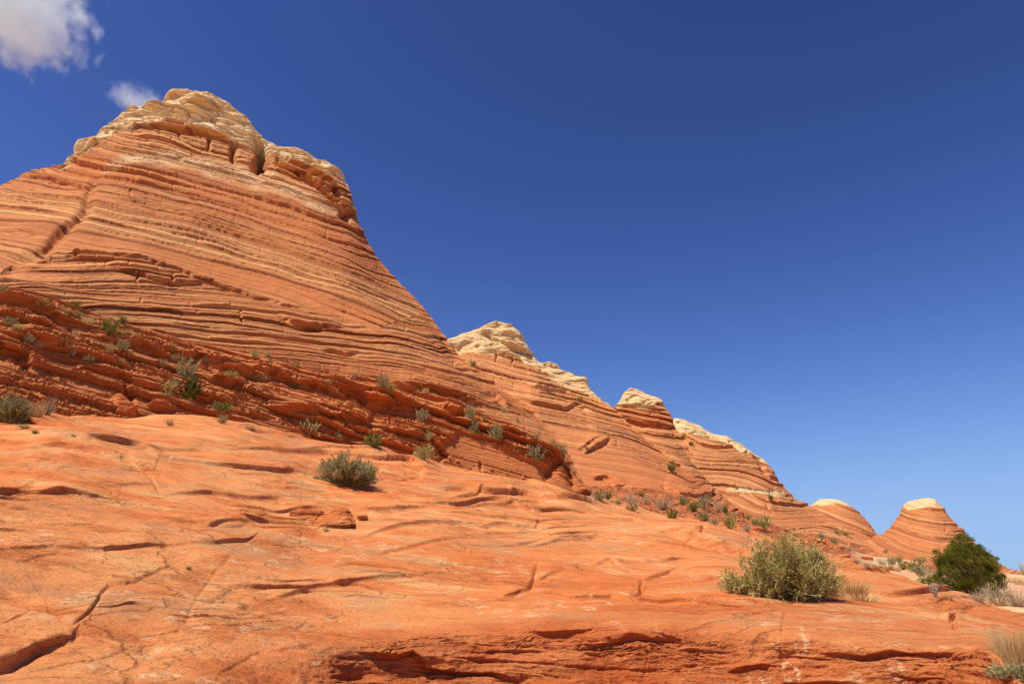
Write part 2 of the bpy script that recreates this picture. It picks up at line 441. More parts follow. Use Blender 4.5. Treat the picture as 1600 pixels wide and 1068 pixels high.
vis = sst(2.0, 4.0, rr)*sst(0, 14, (nb-np.arange(P.shape[0]))[:, None]*np.ones_like(rr)+14)
N = normals(P)
if N[300, 800, 2] < 0: N = -N
def pn(sx, sy, octs=3, seed=0.0, gain=.5):
    """noise whose features keep a constant apparent size along the slope"""
    return fbm(np.stack([PU/sx, PV/sy, PU*0], -1), 1.0, octs, gain, seed)
wx = pn(120, 60, 2, 31.0)*30
PVs = PV-.10*(PU-800)*sst(1100, 640, PV)+wx*.4       # shelves dip to the right with the slope
def ps(sx, sy, octs=3, seed=0.0, gain=.5):
    return fbm(np.stack([(PU+wx)/sx, PVs/sy, PU*0], -1), 1.0, octs, gain, seed)
smooth = np.exp(-(((PU-620)/230)**2+((PV-955-(PU-620)*-.06)/42)**2)**2)
rough = .35+.65*sst(-.25, .3, ps(260, 90, 2, 3.0))
H = 17*ps(230, 60, 2, 1.0)+8*ps(85, 24, 3, 2.0)*rough
hh = ps(340, 62, 3, 4.0)*2.6+PVs/29.0; fr = hh-np.floor(hh); k_ = np.floor(hh)
on = sst(-.02, .45, ps(230, 46, 2, 5.0))
T1 = fr**1.6*(1-sst(.90, 1.0, fr))*on*(.4+.9*hsh(k_, 2))
H += (T1-.25)*(9-6.5*sst(935, 975, PV))
h2 = ps(210, 40, 3, 6.0)*2.6+PVs/14.0; f2 = h2-np.floor(h2)
T2 = f2**1.5*(1-sst(.86, 1.0, f2))*sst(-.02, .35, ps(150, 34, 2, 7.0))*(.3+.9*hsh(np.floor(h2), 4))
H += T2*(4.2-2*sst(935, 975, PV))
H += 1.5*pn(30, 9, 3, 8.0, .55)*rough+2.2*np.abs(pn(40, 7, 3, 21.0, .6))*sst(0, 40, PV-945)
H *= (1-.88*smooth)*px
H += .006*fbm(P, .12, 2, .6, 3.0)*sst(14, 8, rr)
# fresh broken face under the lip
faceline = [(-400, 1200), (300, 1090), (420, 1045), (520, 1014), (620, 1000), (700, 985), (830, 985), (1000, 984), (1100, 992), (1220, 1002), (1330, 1010), (1400, 1012), (1545, 1016), (1580, 1050), (1610, 1090), (2000, 1450)]
dv = PV-lineat(PU, faceline)+5*pn(60, 20, 2, 9.0)
face = sst(-4, 14, dv)*sst(300, 60, dv)
Sf = PV+15*pn(220, 40, 3, 10.0)+(PU-1000)*-.03
pr, gp, _, th = ledge(Sf, PU, layers(5, 900, 1500, 15, .7), 130, 1.5)
chip = ps(60, 22, 4, 11.0, .6)
c2 = pn(70, 13, 4, 23.0, .6)*5+PV/9.0; c2f = c2-np.floor(c2); flake = c2f**1.4*(1-sst(.82, 1.0, c2f))*sst(-.05, .2, pn(110, 34, 3, 24.0))*(.3+hsh(np.floor(c2), 6))
H += face*px*((pr*5-gp*2)*sst(-.1, .3, pn(150, 30, 2, 12.0))+chip*7+flake*2.6+np.abs(pn(24, 10, 3, 13.0))*-2.5)
jx = 4*pn(50, 30, 2, 14.0)
jy = 5*pn(90, 30, 2, 16.0)+1.5*pn(34, 16, 1, 17.0)
SF = [
 ([(330, 697), (400, 700), (460, 703), (530, 706), (610, 709)], 7, 16, 4, 2.5, 3),
 ([(180, 696), (240, 698), (330, 700)], 5, 14, 3, 2, 2),
 ([(0, 650), (30, 652), (70, 660), (110, 668)], 5, 12, 3, 2, 2),
 ([(225, 733), (238, 742), (250, 768)], -0.1, 8, 6, 3, 0),
 ([(200, 728), (235, 735), (275, 752)], 6, 10, 4, 2.5, 3),
 ([(0, 768), (50, 770), (110, 777), (150, 779), (183, 784)], 10, 22, 6, 3, 4),
 ([(110, 984), (140, 955), (158, 925), (170, 914), (212, 908), (245, 893), (285, 876)], 0, 20, 9, 2.6, 0),
 ([(110, 984), (140, 955), (158, 925)], 9, 40, 0, 2.6, 0),
 ([(-200, 1040), (0, 1031), (25, 1027), (60, 1012), (112, 1000), (120, 986)], 46, 40, 26, 7, 9),
 ([(-100, 925), (0, 928), (50, 940), (90, 962), (118, 990)], 0, 20, 16, 5, 0),
 ([(0, 975), (25, 966), (50, 955)], 0, 20, 6, 2, 0),
 ([(265, 1014), (290, 975), (315, 925), (340, 885), (372, 855)], -.1, 20, 3, 3, 0),
 ([(319, 821), (345, 818), (386, 815)], 6, 10, 4, 2, 2),
 ([(302, 845), (340, 846), (386, 843), (405, 830)], 8, 16, 5, 2, 2),
 ([(420, 935), (462, 923), (503, 914), (560, 906), (600, 902), (640, 900), (668, 894)], 11, 22, 4, 3, 2),
 ([(700, 742), (760, 750)], 3, 8, 3, 2, 1),
 ([(555, 797), (600, 799), (640, 799), (668, 798)], 10, 14, 8, 3, 4),
 ([(440, 790), (470, 786), (500, 790)], 5, 8, 3, 2, 2),
 ([(705, 779), (725, 775), (745, 772), (756, 765)], 7, 12, 4, 2, 2),
 ([(795, 777), (805, 776)], 6, 8, 4, 3, 1),
 ([(760, 826), (800, 822), (838, 823), (842, 812)], 9, 14, 5, 2.5, 3),
 ([(500, 850), (560, 857), (600, 862), (680, 850), (720, 842), (760, 838)], 5, 12, 4, 2, 1),
 ([(900, 772), (935, 784), (965, 786), (1000, 792)], 5, 10, 3, 2, 1),
 ([(958, 810), (990, 811), (1014, 821), (1042, 833)], 9, 12, 6, 2.5, 4),
 ([(1035, 836), (1070, 842), (1100, 850), (1130, 857), (1165, 862)], 30, 16, 10, 3.5, 3), ([(1098, 828), (1096, 846)], 0, 10, 14, 3.5, 0),
 ([(1060, 832), (1085, 838), (1105, 828), (1120, 822)], 0, 12, 4, 2, 0),
 ([(780, 935), (805, 932), (826, 925)], 10, 16, 8, 4, 3),
 ([(842, 878), (838, 895), (826, 926)], -.1, 14, 16, 4, 0),
 ([(826, 926), (860, 933), (897, 943), (927, 941), (955, 932), (985, 939)], 10, 26, 5, 2.5, 3),
 ([(1004, 897), (1005, 918), (990, 938)], -.1, 20, 16, 3.5, 0),
 ([(1004, 897), (1025, 891), (1058, 880)], 7, 16, 5, 2.5, 2),
 ([(841, 899), (860, 893), (880, 890)], 5, 10, 4, 2, 2),
 ([(930, 880), (955, 872), (985, 885)], 5, 10, 3, 2, 1),
 ([(735, 888), (780, 890), (830, 892)], 4, 8, 3, 2, 1),
 ([(560, 1018), (620, 1025), (642, 1021), (665, 1043), (706, 1050), (762, 1051), (812, 1066)], 12, 26, 13, 3.5, 12),
 ([(822, 992), (850, 995), (880, 995), (930, 990)], 8, 22, 9, 3, 9),
 ([(915, 1006), (950, 1006), (987, 1001), (1060, 998)], 7, 16, 7, 3, 7),
 ([(730, 1019), (790, 1019), (850, 1016)], 8, 8, 6, 2.5, 3),
 ([(1000, 1001), (1030, 998), (1060, 996)], 7, 8, 5, 2.5, 3),
 ([(1290, 1018), (1350, 1021), (1394, 1015), (1450, 1019), (1492, 1019)], 10, 20, 11, 3.5, 11),
 ([(1380, 1024), (1410, 1030), (1440, 1028)], 5, 8, 5, 2, 3),
 ([(1135, 1052), (1169, 1041), (1216, 1037)], 11, 12, 9, 3.5, 5),
 ([(1222, 1064), (1290, 1060), (1340, 1066)], 9, 12, 8, 3, 5),
 ([(1395, 1052), (1430, 1062), (1480, 1062)], 8, 12, 7, 3, 4),
 ([(1222, 1022), (1260, 1024), (1300, 1026)], 6, 8, 5, 2, 3),
 ([(1228, 955), (1222, 985), (1219, 1012), (1218, 1070)], 0, 10, 6, 2, 0),
 ([(1010, 1005), (1013, 1030), (1008, 1060)], 0, 10, 4, 1.6, 0),
 ([(1410, 951), (1445, 958), (1468, 961)], 6, 12, 4, 2, 3),
 ([(1468, 960), (1480, 966), (1492, 960), (1494, 984)], 14, 14, 10, 3.5, 4),
 ([(1494, 984), (1520, 988), (1540, 989)], 7, 10, 4, 2.5, 2),
 ([(410, 1027), (450, 1017), (503, 1011)], 8, 12, 5, 2.5, 3),
 ([(520, 1036), (540, 1036), (556, 1030)], 6, 10, 5, 2.5, 3),
 ([(330, 1066), (370, 1040), (430, 1016)], 6, 20, 4, 3, 1),
 ([(1010, 950), (1060, 946), (1130, 944), (1200, 950)], 3, 14, 2, 3, 1),
 ([(0, 700), (60, 706), (130, 712), (200, 726), (240, 740)], 12, 40, 3, 3, 2),
 ([(260, 770), (330, 764), (400, 770), (470, 780)], 10, 34, 3, 2.5, 2),
 ([(0, 862), (80, 856), (160, 862), (240, 852), (300, 846)], 9, 34, 3, 2.5, 2),
 ([(560, 838), (640, 828), (720, 824), (790, 828)], 10, 34, 3, 2.5, 2),
 ([(850, 846), (930, 838), (1000, 846), (1080, 862)], 10, 30, 3, 2.5, 2),
 ([(700, 796), (760, 790), (840, 792), (920, 800)], 8, 28, 3, 2.5, 2),
 ([(1180, 905), (1130, 900), (1080, 905)][::-1], 6, 20, 3, 2.5, 2),
 ([(1330, 925), (1400, 934), (1470, 942), (1560, 952)], 8, 26, 3, 2.5, 2),
 ([(440, 757), (470, 760), (520, 766)], 5, 10, 4, 2, 2),
 ([(60, 820), (110, 822), (150, 820)], 3, 10, 3, 2, 1),
 ([(610, 745), (650, 742), (690, 740)], 2, 10, 3, 1.6, 1),
 ([(380, 668), (430, 676), (480, 686)], 5, 10, 3, 2, 2),
 ([(1290, 890), (1330, 898), (1370, 905)], 3, 8, 2, 2, 1),
 ([(1150, 868), (1180, 880)], 2, 8, 3, 2, 1),
]
FH, FO = features(PU, PV, SF, jx, jy)
FHm = FH*px*.66; flk = flake*face*2.2; FHm *= 1-.35*sst(960, 990, PV); FOm = (FO*(2.0-1.1*sst(950, 985, PV))+(T1*7+T2*3.5)*(1-.9*smooth)*vis*sst(985, 945, PV)+flk)*px
P2 = P+N*((H*vis)+FHm*.75)[..., None]+toward_cam(P)*(FOm)[..., None]
# gentle large-scale break in the slab crest line
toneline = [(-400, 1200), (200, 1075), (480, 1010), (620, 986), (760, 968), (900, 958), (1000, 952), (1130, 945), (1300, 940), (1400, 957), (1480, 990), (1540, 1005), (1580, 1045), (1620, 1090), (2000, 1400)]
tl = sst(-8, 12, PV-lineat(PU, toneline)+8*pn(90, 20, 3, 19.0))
panel = np.array([(118, 987), (150, 940), (168, 914), (215, 905), (285, 877), (372, 856), (340, 888), (312, 930), (290, 985), (262, 1016), (190, 1012)], float)
in_ = np.zeros(PU.shape, bool); jx_, jy_ = PU+jx*.5, PV+jy*.5
for q in range(len(panel)):
    (x0_, y0_), (x1_, y1_) = panel[q], panel[(q+1) % len(panel)]
    in_ ^= ((y0_ > jy_) != (y1_ > jy_)) & (jx_ < (x1_-x0_)*(jy_-y0_)/(y1_-y0_+1e-9)+x0_)
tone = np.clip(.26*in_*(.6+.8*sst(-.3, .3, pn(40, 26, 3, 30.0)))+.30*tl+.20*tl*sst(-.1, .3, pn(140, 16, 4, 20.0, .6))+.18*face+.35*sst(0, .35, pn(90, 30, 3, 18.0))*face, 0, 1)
slab = make_mesh("slickrock_ground", P2, grid_faces(*P2.shape[:2]), M_slab, {"tone": tone})
tag(slab, "smooth orange slickrock slope filling the foreground, with cracks and low shelves", kind="structure")
register("slab", P2, nb)

# --- rock masses with bedding
def butte(name, lines, rows, u0, u1, ncol, nvis, Sfun, lays, capf, tonef, mat, label, feats=(), capamp=1.0, ampk=.75, seed=0, lumps=1.0, nosef=None, big=None, caph=1.0, wobk=1.0):
    P, t = loft(lines, rows, u0, u1, ncol, crest=nvis-0)
    PU, PV = project(P); rr = np.hypot(P[..., 0], P[..., 1]); px = rr/FPX
    N = normals(P)
    if N[P.shape[0]//3, ncol//2, 2] < 0: N = -N
    T = toward_cam(P)
    g = float(np.median(px))
    # broad buttresses and hollows
    nvr = sum(rows[:nvis]); cf = 1-.75*sst(.75*nvr, .97*nvr, np.arange(P.shape[0]))[:, None]
    bulge = (fbm(P, g*110, 2, .5, seed+1.0)*g*6*lumps+fbm(P, g*30, 2, .5, seed+2.0)*g*.8*lumps)*cf
    wob = fbm(P*np.array([1, 1, .6]), g*90, 2, .5, seed+3.0)*3.5*wobk+fbm(P, g*14, 2, .6, seed+4.0)*.7
    S = Sfun(PU, PV)+wob
    cap = capf(PU, PV, P, g)
    cm = sst(.45, .6, cap)
    D = np.zeros_like(rr)
    for lay, k, blk, msk in lays:
        pr, gp, _, th = ledge(S, PU, lay, blk)
        mk = 1.0 if msk is None else msk(PU, PV)
        th = np.minimum(th, 22)
        D += (pr*th*k-gp*th*k*.15)*mk*(1-.82*cm)
    lumpc = fbm(P*np.array([.5, .5, 1.4]), g*34, 3, .45, seed+6.0)
    cr1 = np.abs(fbm(P*np.array([.5, .5, 1.5]), g*42, 3, .5, seed+7.0)); cr2 = np.abs(fbm(P*np.array([.5, .5, 2.0]), g*18, 2, .5, seed+7.5))
    D += cm*(lumpc*14-7*np.exp(-cr1/.022)-2.6*np.exp(-cr2/.03))*caph
    D += fbm(P, g*6, 2, .6, seed+5.0)*.7
    Pq = np.stack([PU/30, PV/20, PU*0], -1); jx = fbm(Pq, 1, 3, .5, seed+8)*6; jy = fbm(Pq, 1, 3, .5, seed+9)*6
    O = np.zeros_like(rr)
    if feats:
        FH, O = features(PU, PV, list(feats), jx, jy); D += FH
    if nosef is not None: D = nosef(PU, PV, P, g, D)
    if name == 'butte':
        bz = below(B3l, -2, 10)(PU, PV)*(1-wallmask(PU, PV))
        br = fbm(np.stack([PU/38, (PV-.25*PU)/17, PU*0], -1), 1.0, 3, .55, 88.0)*7; bf = br-np.floor(br)
        D += bz*((bf**1.3*(1-sst(.86, 1.0, bf)))*4.5*sst(-.2, .2, fbm(P, g*20, 2, .5, 89.0))+fbm(P, g*9, 2, .5, 90.0)*1.8)
    d = D*px
    P2 = P+N*(bulge+d*.5)[..., None]+T*((d*.85)+O*px*1.5)[..., None]
    tone = np.clip(tonef(PU, PV)+.12*fbm(P, g*40, 2, .5, seed+11), 0, 1)
    o = make_mesh(name, P2, grid_faces(*P2.shape[:2]), mat, {"S": S, "cap": cap, "tone": tone})
    tag(o, label, kind="structure")
    nv = sum(rows[:nvis]); register(name, P2, nv)
    return o

B3 = [(-400, 420, 35), (0, 455, 36), (100, 482, 37.5), (200, 515, 39), (300, 540, 40.5), (420, 562, 42), (520, 590, 43), (620, 605, 43.5), (700, 625, 43.5), (750, 645, 43.5), (800, 665, 43.3), (850, 690, 42.6), (890, 715, 42), (920, 768, 41.5), (935, 840, 41.4), (1000, 910, 41.4)]
B2 = [(-400, 425, 52), (0, 425, 52), (40, 405, 54), (130, 392, 57), (220, 402, 58), (300, 430, 58), (400, 465, 58), (520, 490, 58), (600, 520, 57), (680, 565, 56), (740, 604, 54), (800, 644, 50), (850, 680, 46), (890, 709, 43.5), (920, 770, 41.9), (935, 835, 41.7), (1000, 905, 41.7)]
CAPL = [(-400, 350, 82), (0, 300, 84), (30, 280, 85), (100, 266, 88), (120, 247, 89), (190, 202, 91), (220, 198, 91), (300, 208, 91), (340, 218, 91), (400, 246, 90), (440, 262, 89), (500, 290, 87), (548, 332, 86), (560, 365, 85), (600, 430, 81), (660, 487, 75), (700, 552, 70), (740, 584, 64), (800, 630, 56.5), (850, 670, 51), (900, 726, 45), (921, 771.5, 42.7), (935, 830, 42.5), (1000, 900, 42.5)]
CREST = [(-400, 340, 86), (-100, 315, 88), (0, 295, 88), (28, 285, 89), (32, 275, 89), (60, 273, 90), (98, 263, 92), (112, 240, 93), (135, 225, 94), (162, 207, 95), (190, 187, 96), (215, 172, 97), (240, 165, 97), (258, 150, 98), (280, 145, 98), (315, 146, 98), (335, 152, 98), (360, 168, 97), (385, 186, 97), (400, 203, 96), (415, 212, 96), (432, 229, 96), (455, 235, 95), (482, 243, 95), (505, 256, 94), (525, 270, 93), (543, 287, 92), (551, 305, 92), (552, 322, 91), (548, 342, 90), (560, 362, 89), (575, 385, 87), (590, 412, 86), (620, 443, 82), (655, 472, 78), (672, 495, 76), (690, 525, 73), (705, 549, 71), (735, 572, 66), (760, 590, 64), (780, 612, 61), (805, 622, 58), (830, 648, 55), (860, 672, 51), (880, 698, 49), (900, 718, 46), (914, 745, 44.2), (922, 770, 43.2), (935, 828, 43), (1000, 895, 43)]
L0 = [(-400, 640, 27), (0, 668, 28), (100, 662, 30), (300, 668, 33), (420, 682, 35), (500, 712, 36), (650, 738, 38), (760, 760, 39), (880, 790, 40), (925, 800, 40.5), (935, 900, 40.5), (1000, 930, 40.5)]
L1 = [(-400, 560, 31), (0, 572, 31), (100, 592, 32.5), (200, 600, 34), (300, 604, 35.5), (420, 624, 37.3), (500, 645, 38.3), (600, 655, 39.3), (700, 678, 40), (750, 692, 40.5), (800, 702, 40.9), (850, 718, 41.2), (900, 742, 41.3), (920, 773, 41.1), (935, 845, 41.2), (1000, 915, 41.2)]
def S_main(U, V):
    sA = V-(.10*U+.00025*U*U)
    sC = V-(.02*U+.00009*U*U+.0007*np.maximum(U-640, 0)**2)+400+5*np.sin(U/41.0)*sst(560, 680, U)
    sD = V-.27*U-.00002*U*U+900
    b2 = lineat(U, B2)-np.maximum(U-590, 0)*.9; b3 = lineat(U, [(p[0], p[1]) for p in B3])
    return np.where(V < b2, sA, np.where(V < b3, sC, sD))
def cap_main(U, V, P, g):
    c = lineat(U, [(-400, 200), (60, 262), (100, 268), (120, 249), (190, 204), (220, 197), (260, 201), (300, 207), (340, 216), (400, 238), (415, 232), (440, 248), (500, 274), (540, 296), (560, 305), (620, 290), (1000, 290)])
    j = fbm(P, g*30, 3, .5, 40.0)*14
    band = np.exp(-((V-c-48)/26)**2)*sst(60, 200, U)*sst(620, 480, U)*.52     # the paler beds beneath the cap
    return np.clip(.5+(c-V+j)/20, 0, 1)*.9+band*np.clip(1-(.5+(c-V+j)/20), 0, 1)
def tone_main(U, V):
    b2 = lineat(U, B2)-np.maximum(U-590, 0)*.9; b3 = lineat(U, [(p[0], p[1]) for p in B3])
    sA = V-(.10*U+.00025*U*U)
    t = np.interp(sA, [160, 205, 222, 245, 280, 298, 335, 350, 375, 388, 420], [0, .02, .75, .88, .70, .10, .02, .72, .68, .05, .35])+.15*sst(330, 480, V)
    t = np.where(V > b2, .55+.12*sst(470, 560, V), t); t = np.where(V > b3, .92, t)
    return t
def below(pl, a, b):
    return lambda U, V: sst(a, b, V-lineat(U, pl))
B3l = [(p[0], p[1]) for p in B3]; B2l = [(p[0], p[1]) for p in B2]
def above(pl, a, b): return lambda U, V: 1-sst(a, b, V-lineat(U, pl))
noseL = [(600, 800), (690, 690), (720, 668), (800, 700), (850, 722), (900, 745), (925, 790)]
def wallmask(U, V): return sst(0, 10, V-lineat(U, noseL))*sst(640, 700, U)
MF = [
 # cap edge, pillars and notches under it
 ([(185, 202), (220, 198), (260, 201), (300, 207), (340, 216), (370, 228), (400, 240)], 5, 12, 6, 3, 5),
 ([(325, 214), (326, 236)], 0, 10, 9, 2.5, 0), ([(364, 228), (364, 254)], 0, 10, 15, 3.5, 0),
 ([(402, 212), (408, 230), (410, 248), (402, 272)], 0, 10, 46, 7.5, 0),
 ([(250, 206), (252, 216)], 0, 10, 5, 2, 0), ([(280, 206), (283, 220)], 0, 10, 5, 2, 0),
 ([(410, 250), (450, 268), (490, 288), (520, 312), (545, 330)], 9, 12, 7, 3, 7),
 ([(425, 242), (470, 262), (500, 280), (530, 300), (550, 308)], 7, 9, 6, 3, 6),
 ([(486, 278), (488, 292)], 0, 8, 9, 3, 0), ([(500, 282), (502, 292)], 0, 8, 9, 3, 0),
 ([(520, 294), (530, 314)], 0, 8, 18, 5, 0), ([(530, 330), (550, 344)], 0, 8, 22, 6, 0), ([(432, 250), (434, 258)], 0, 8, 12, 3, 0), ([(512, 304), (520, 318)], 0, 8, 12, 3, 0),
 ([(280, 162), (300, 165), (330, 170)], 8, 10, 7, 3, 5), ([(265, 187), (290, 184), (310, 186)], 4, 8, 3, 2, 3),
 ([(100, 262), (140, 232), (190, 206)], 5, 8, 3, 2, 2),
 ([(29, 278), (60, 282), (110, 288), (150, 298)], 5, 8, 4, 2, 4),
 # the gully on the left shoulder
 ([(150, 272), (140, 300), (132, 335), (100, 365), (70, 392), (30, 405), (-40, 420)], 0, 14, 12, 7, 0),
 ([(60, 370), (-10, 360)], 0, 10, 6, 3, 0),
 # set boundary across the lower face
 ([(0, 428), (40, 408), (130, 395), (220, 404), (300, 432), (400, 468), (520, 494)], 3, 20, 4, 2, 2),
 ([(170, 425), (220, 432), (270, 445), (330, 440)], 5, 10, 4, 2.5, 4),
 ([(215, 428), (213, 446)], 0, 8, 5, 1.5, 0), ([(270, 432), (270, 447)], 0, 8, 6, 1.8, 0), ([(374, 490), (378, 508)], 0, 8, 6, 1.8, 0),
 ([(430, 500), (480, 512), (535, 510)], 8, 12, 6, 3, 5), ([(500, 552), (540, 556), (560, 552)], 5, 8, 4, 2, 3),
 # the dark overhangs of the ledge band
 ([(-60, 455), (0, 468), (50, 480), (90, 500), (125, 512), (135, 516)], 9, 10, 12, 6, 8),
 ([(0, 490), (60, 505), (100, 525)], 10, 14, 8, 4, 7),
 ([(30, 520), (70, 535), (100, 545)], 8, 12, 7, 3.5, 5),
 ([(-80, 545), (0, 540), (20, 545), (45, 555), (50, 575)], 12, 12, 20, 9, 12),
 ([(-80, 590), (0, 592), (40, 600), (60, 604)], -.1, 16, 12, 7, 0),
 ([(115, 580), (130, 572), (160, 580), (210, 595), (260, 610)], 8, 14, 7, 3, 5),
 ([(190, 535), (230, 552), (270, 565)], 10, 12, 8, 4, 6), ([(225, 545), (290, 562), (340, 570), (400, 582)], 8, 12, 6, 3, 5),
 ([(195, 600), (205, 615), (203, 630), (195, 638)], -.1, 20, 16, 5, 0),
 ([(205, 596), (240, 606), (280, 622)], 8, 14, 7, 3, 5), ([(235, 632), (255, 636), (275, 640)], 12, 10, 10, 5, 6),
 ([(320, 572), (360, 582), (400, 590), (440, 598)], 8, 12, 6, 3, 5), ([(330, 596), (360, 602), (382, 602)], 10, 12, 8, 3.5, 5),
 ([(300, 618), (330, 624), (365, 630)], 9, 12, 8, 3.5, 5), ([(340, 640), (380, 650), (420, 655)], 6, 12, 5, 3, 3),
 ([(385, 580), (440, 595), (500, 612), (540, 625)], 12, 16, 8, 4, 8),
 ([(510, 606), (560, 618), (600, 632), (650, 640)], 22, 18, 18, 8, 15),
 ([(540, 598), (580, 606), (608, 612), (660, 612)], 8, 14, 5, 3, 4),
 ([(420, 640), (470, 648), (520, 655), (575, 658), (582, 645)], 12, 16, 9, 4, 6), ([(470, 672), (500, 682), (540, 690)], 8, 12, 7, 3, 4),
 ([(520, 655), (560, 672), (600, 682)], 8, 12, 7, 3, 4), ([(560, 690), (600, 698), (640, 712)], 7, 10, 6, 3, 4),
 ([(625, 600), (680, 612), (720, 622), (760, 640)], 10, 14, 7, 3, 6),
 ([(690, 636), (710, 648), (735, 652)], 14, 12, 13, 5, 8),
 ([(665, 668), (680, 690), (700, 712), (690, 722)], 6, 14, 9, 3.5, 0), ([(610, 672), (650, 680), (668, 684)], 7, 10, 6, 3, 4),
 ([(735, 738), (745, 740), (770, 744)], 4, 8, 8, 3.5, 4), ([(750, 720), (752, 738)], 0, 8, 6, 2.5, 0),
 ([(820, 690), (845, 704), (875, 712), (900, 722)], 10, 12, 7, 3.5, 6),
 ([(855, 752), (862, 738), (872, 722), (884, 714), (892, 740), (896, 765)], -7, 14, 11, 7, 0),
 ([(900, 722), (910, 738), (916, 752)], 8, 8, 8, 3, 4), ([(780, 668), (810, 680), (840, 690)], 9, 12, 7, 3, 5),
 ([(750, 612), (775, 620), (795, 640)], 6, 10, 6, 3, 3),
]
rows_m = [120, 170, 180, 250, 340, 150, 12, 12, 10, 6]
lm1 = layers(11, -300, 1900, 6.6, .45); lm2 = layers(12, -300, 1900, 3.1, .4); lm3 = layers(13, -300, 1900, 13, .5)
def m_notwall(f): return lambda U, V: f(U, V)*(1-.85*wallmask(U, V))
pinkzone = lambda U, V: (1-.8*np.exp(-(((V-(.10*U+.00025*U*U))-362)/18)**4)*sst(620, 480, U))*(.75+.25*sst(-4, 6, V-lineat(U, B2l)))
butte("butte", [L0, L1, B3, B2, CAPL, CREST, ('off', 5, -1.5), ('off', 9, -9), ('off', 14, -16), ('off', 30, -36)], rows_m, -330, 960, 1120, 6, S_main,
      [(lm1, 1.5, 75, lambda U, V: (1-.0*U)*pinkzone(U, V)*(1-.9*wallmask(U, V))), (lm2, 1.25, 45, lambda U, V: (.55+.45*sst(.2, -.2, V*0))*pinkzone(U, V)*(1-.5*wallmask(U, V))*(1-.6*below(B3l, -4, 8)(U, V))),
       (lm3, 1.0, 90, lambda U, V: below(B3l, -6, 10)(U, V)*(1-.9*wallmask(U, V)))],
      cap_main, tone_main, M_butte, "towering striped sandstone butte with a cream cap, above dark red ledges", MF, seed=20, lumps=1.0)

# second butte
def S2(U, V):
    x = U-700
    s = V-(.30*x-.00022*x*x)
    # folds: the beds sag along a diagonal trough
    ax = U-(985+(V-600)*.62)
    return s-16*np.exp(-(ax/34)**2)+9*np.exp(-((ax-48)/26)**2)
def capband(pl, j=10, soft=12):
    soft *= 1.9
    def f(U, V, P, g):
        return np.clip(.5+(lineat(U, pl)-V+fbm(P, g*25, 3, .5, 41.0)*j)/soft, 0, 1)*.95
    return f
C2 = [(560, 640, 135), (640, 570, 138), (703, 529, 138), (725, 521, 138), (745, 515, 138), (758, 508, 138), (773, 505, 138), (788, 505.5, 138), (797, 509, 138), (806, 517, 137), (823, 537, 136), (826, 549, 136), (841, 565, 134), (863, 571, 132), (880, 579, 131), (894, 585, 130), (914, 595, 128), (922, 606, 126), (931, 618, 124), (962, 644, 118), (987, 668, 112), (1024, 700, 106), (1055, 724, 103), (1080, 742, 100), (1130, 780, 97), (1180, 818, 96), (1260, 880, 96)]
K2 = [(560, 660, 128), (640, 590, 130), (703, 553, 130), (740, 548, 130), (790, 552, 130), (838, 574, 128), (880, 602, 125), (920, 627, 120), (962, 657, 114), (1024, 709, 104), (1080, 748, 98), (1130, 787, 95), (1180, 824, 94), (1260, 885, 94)]
K2l = [(p[0], p[1]) for p in K2]
def tone2(U, V): return np.clip((V-600)/150, 0, 1)*.75+.10
smooth2 = lambda U, V: 1-.93*sst(-10, 12, V-lineat(U, [(700, 700), (800, 690), (860, 688), (960, 700), (1040, 740), (1100, 790), (1200, 850)]))
l2a = layers(31, -300, 1500, 6.5, .5); l2b = layers(32, -300, 1500, 3.3, .4)
F2F = [([(757, 520), (770, 530), (790, 538), (812, 548), (826, 553)], 6, 10, 4, 2, 3), ([(760, 545), (800, 552), (840, 575)], 3, 8, 3, 2, 2),
       ([(918, 706), (935, 696), (952, 690)], 7, 10, 5, 2, 4), ([(1035, 757), (1048, 766), (1060, 775), (1080, 776)], 9, 10, 7, 2.5, 4),
       ([(930, 746), (955, 744), (975, 750)], 4, 8, 4, 2, 3), ([(952, 754), (980, 755)], 4, 8, 4, 2, 3), ([(925, 745), (950, 748)], 4, 8, 4, 2, 3), ([(905, 700), (940, 686)], 3, 8, 3, 2, 2),
       ([(800, 618), (850, 632), (885, 640), (900, 632), (925, 646)], 6, 10, 4, 2, 3), ([(822, 604), (860, 610), (900, 622)], 5, 9, 4, 2, 3),
       ([(775, 551), (772, 566)], 0, 6, 4, 1.5, 0), ([(802, 553), (798, 570)], 0, 6, 4, 1.5, 0)]
butte("second_butte", [[(560, 860, 62), (640, 830, 62), (900, 775, 60), (1000, 785, 60), (1060, 797, 62), (1100, 812, 66), (1170, 842, 75), (1260, 900, 85)],
      [(560, 760, 85), (640, 730, 84), (820, 708, 82), (900, 718, 80), (1000, 745, 79), (1060, 765, 80), (1120, 795, 84), (1180, 830, 90), (1260, 890, 92)], K2, C2,
      ('off', 6, -1.5), ('off', 14, -12), ('off', 30, -45)], [150, 240, 110, 10, 10, 8], 590, 1235, 620, 3, S2,
      [(l2a, .9, 80, smooth2), (l2b, .8, 60, smooth2)], capband([(560, 590), (690, 560), (760, 552), (800, 558), (838, 575), (850, 582), (880, 606), (925, 622), (960, 640), (1000, 640), (1260, 640)]), tone2, M_far,
      "second striped butte with a rounded cream dome, behind the nose of the tall one", F2F, seed=50, lumps=.7, caph=.8)

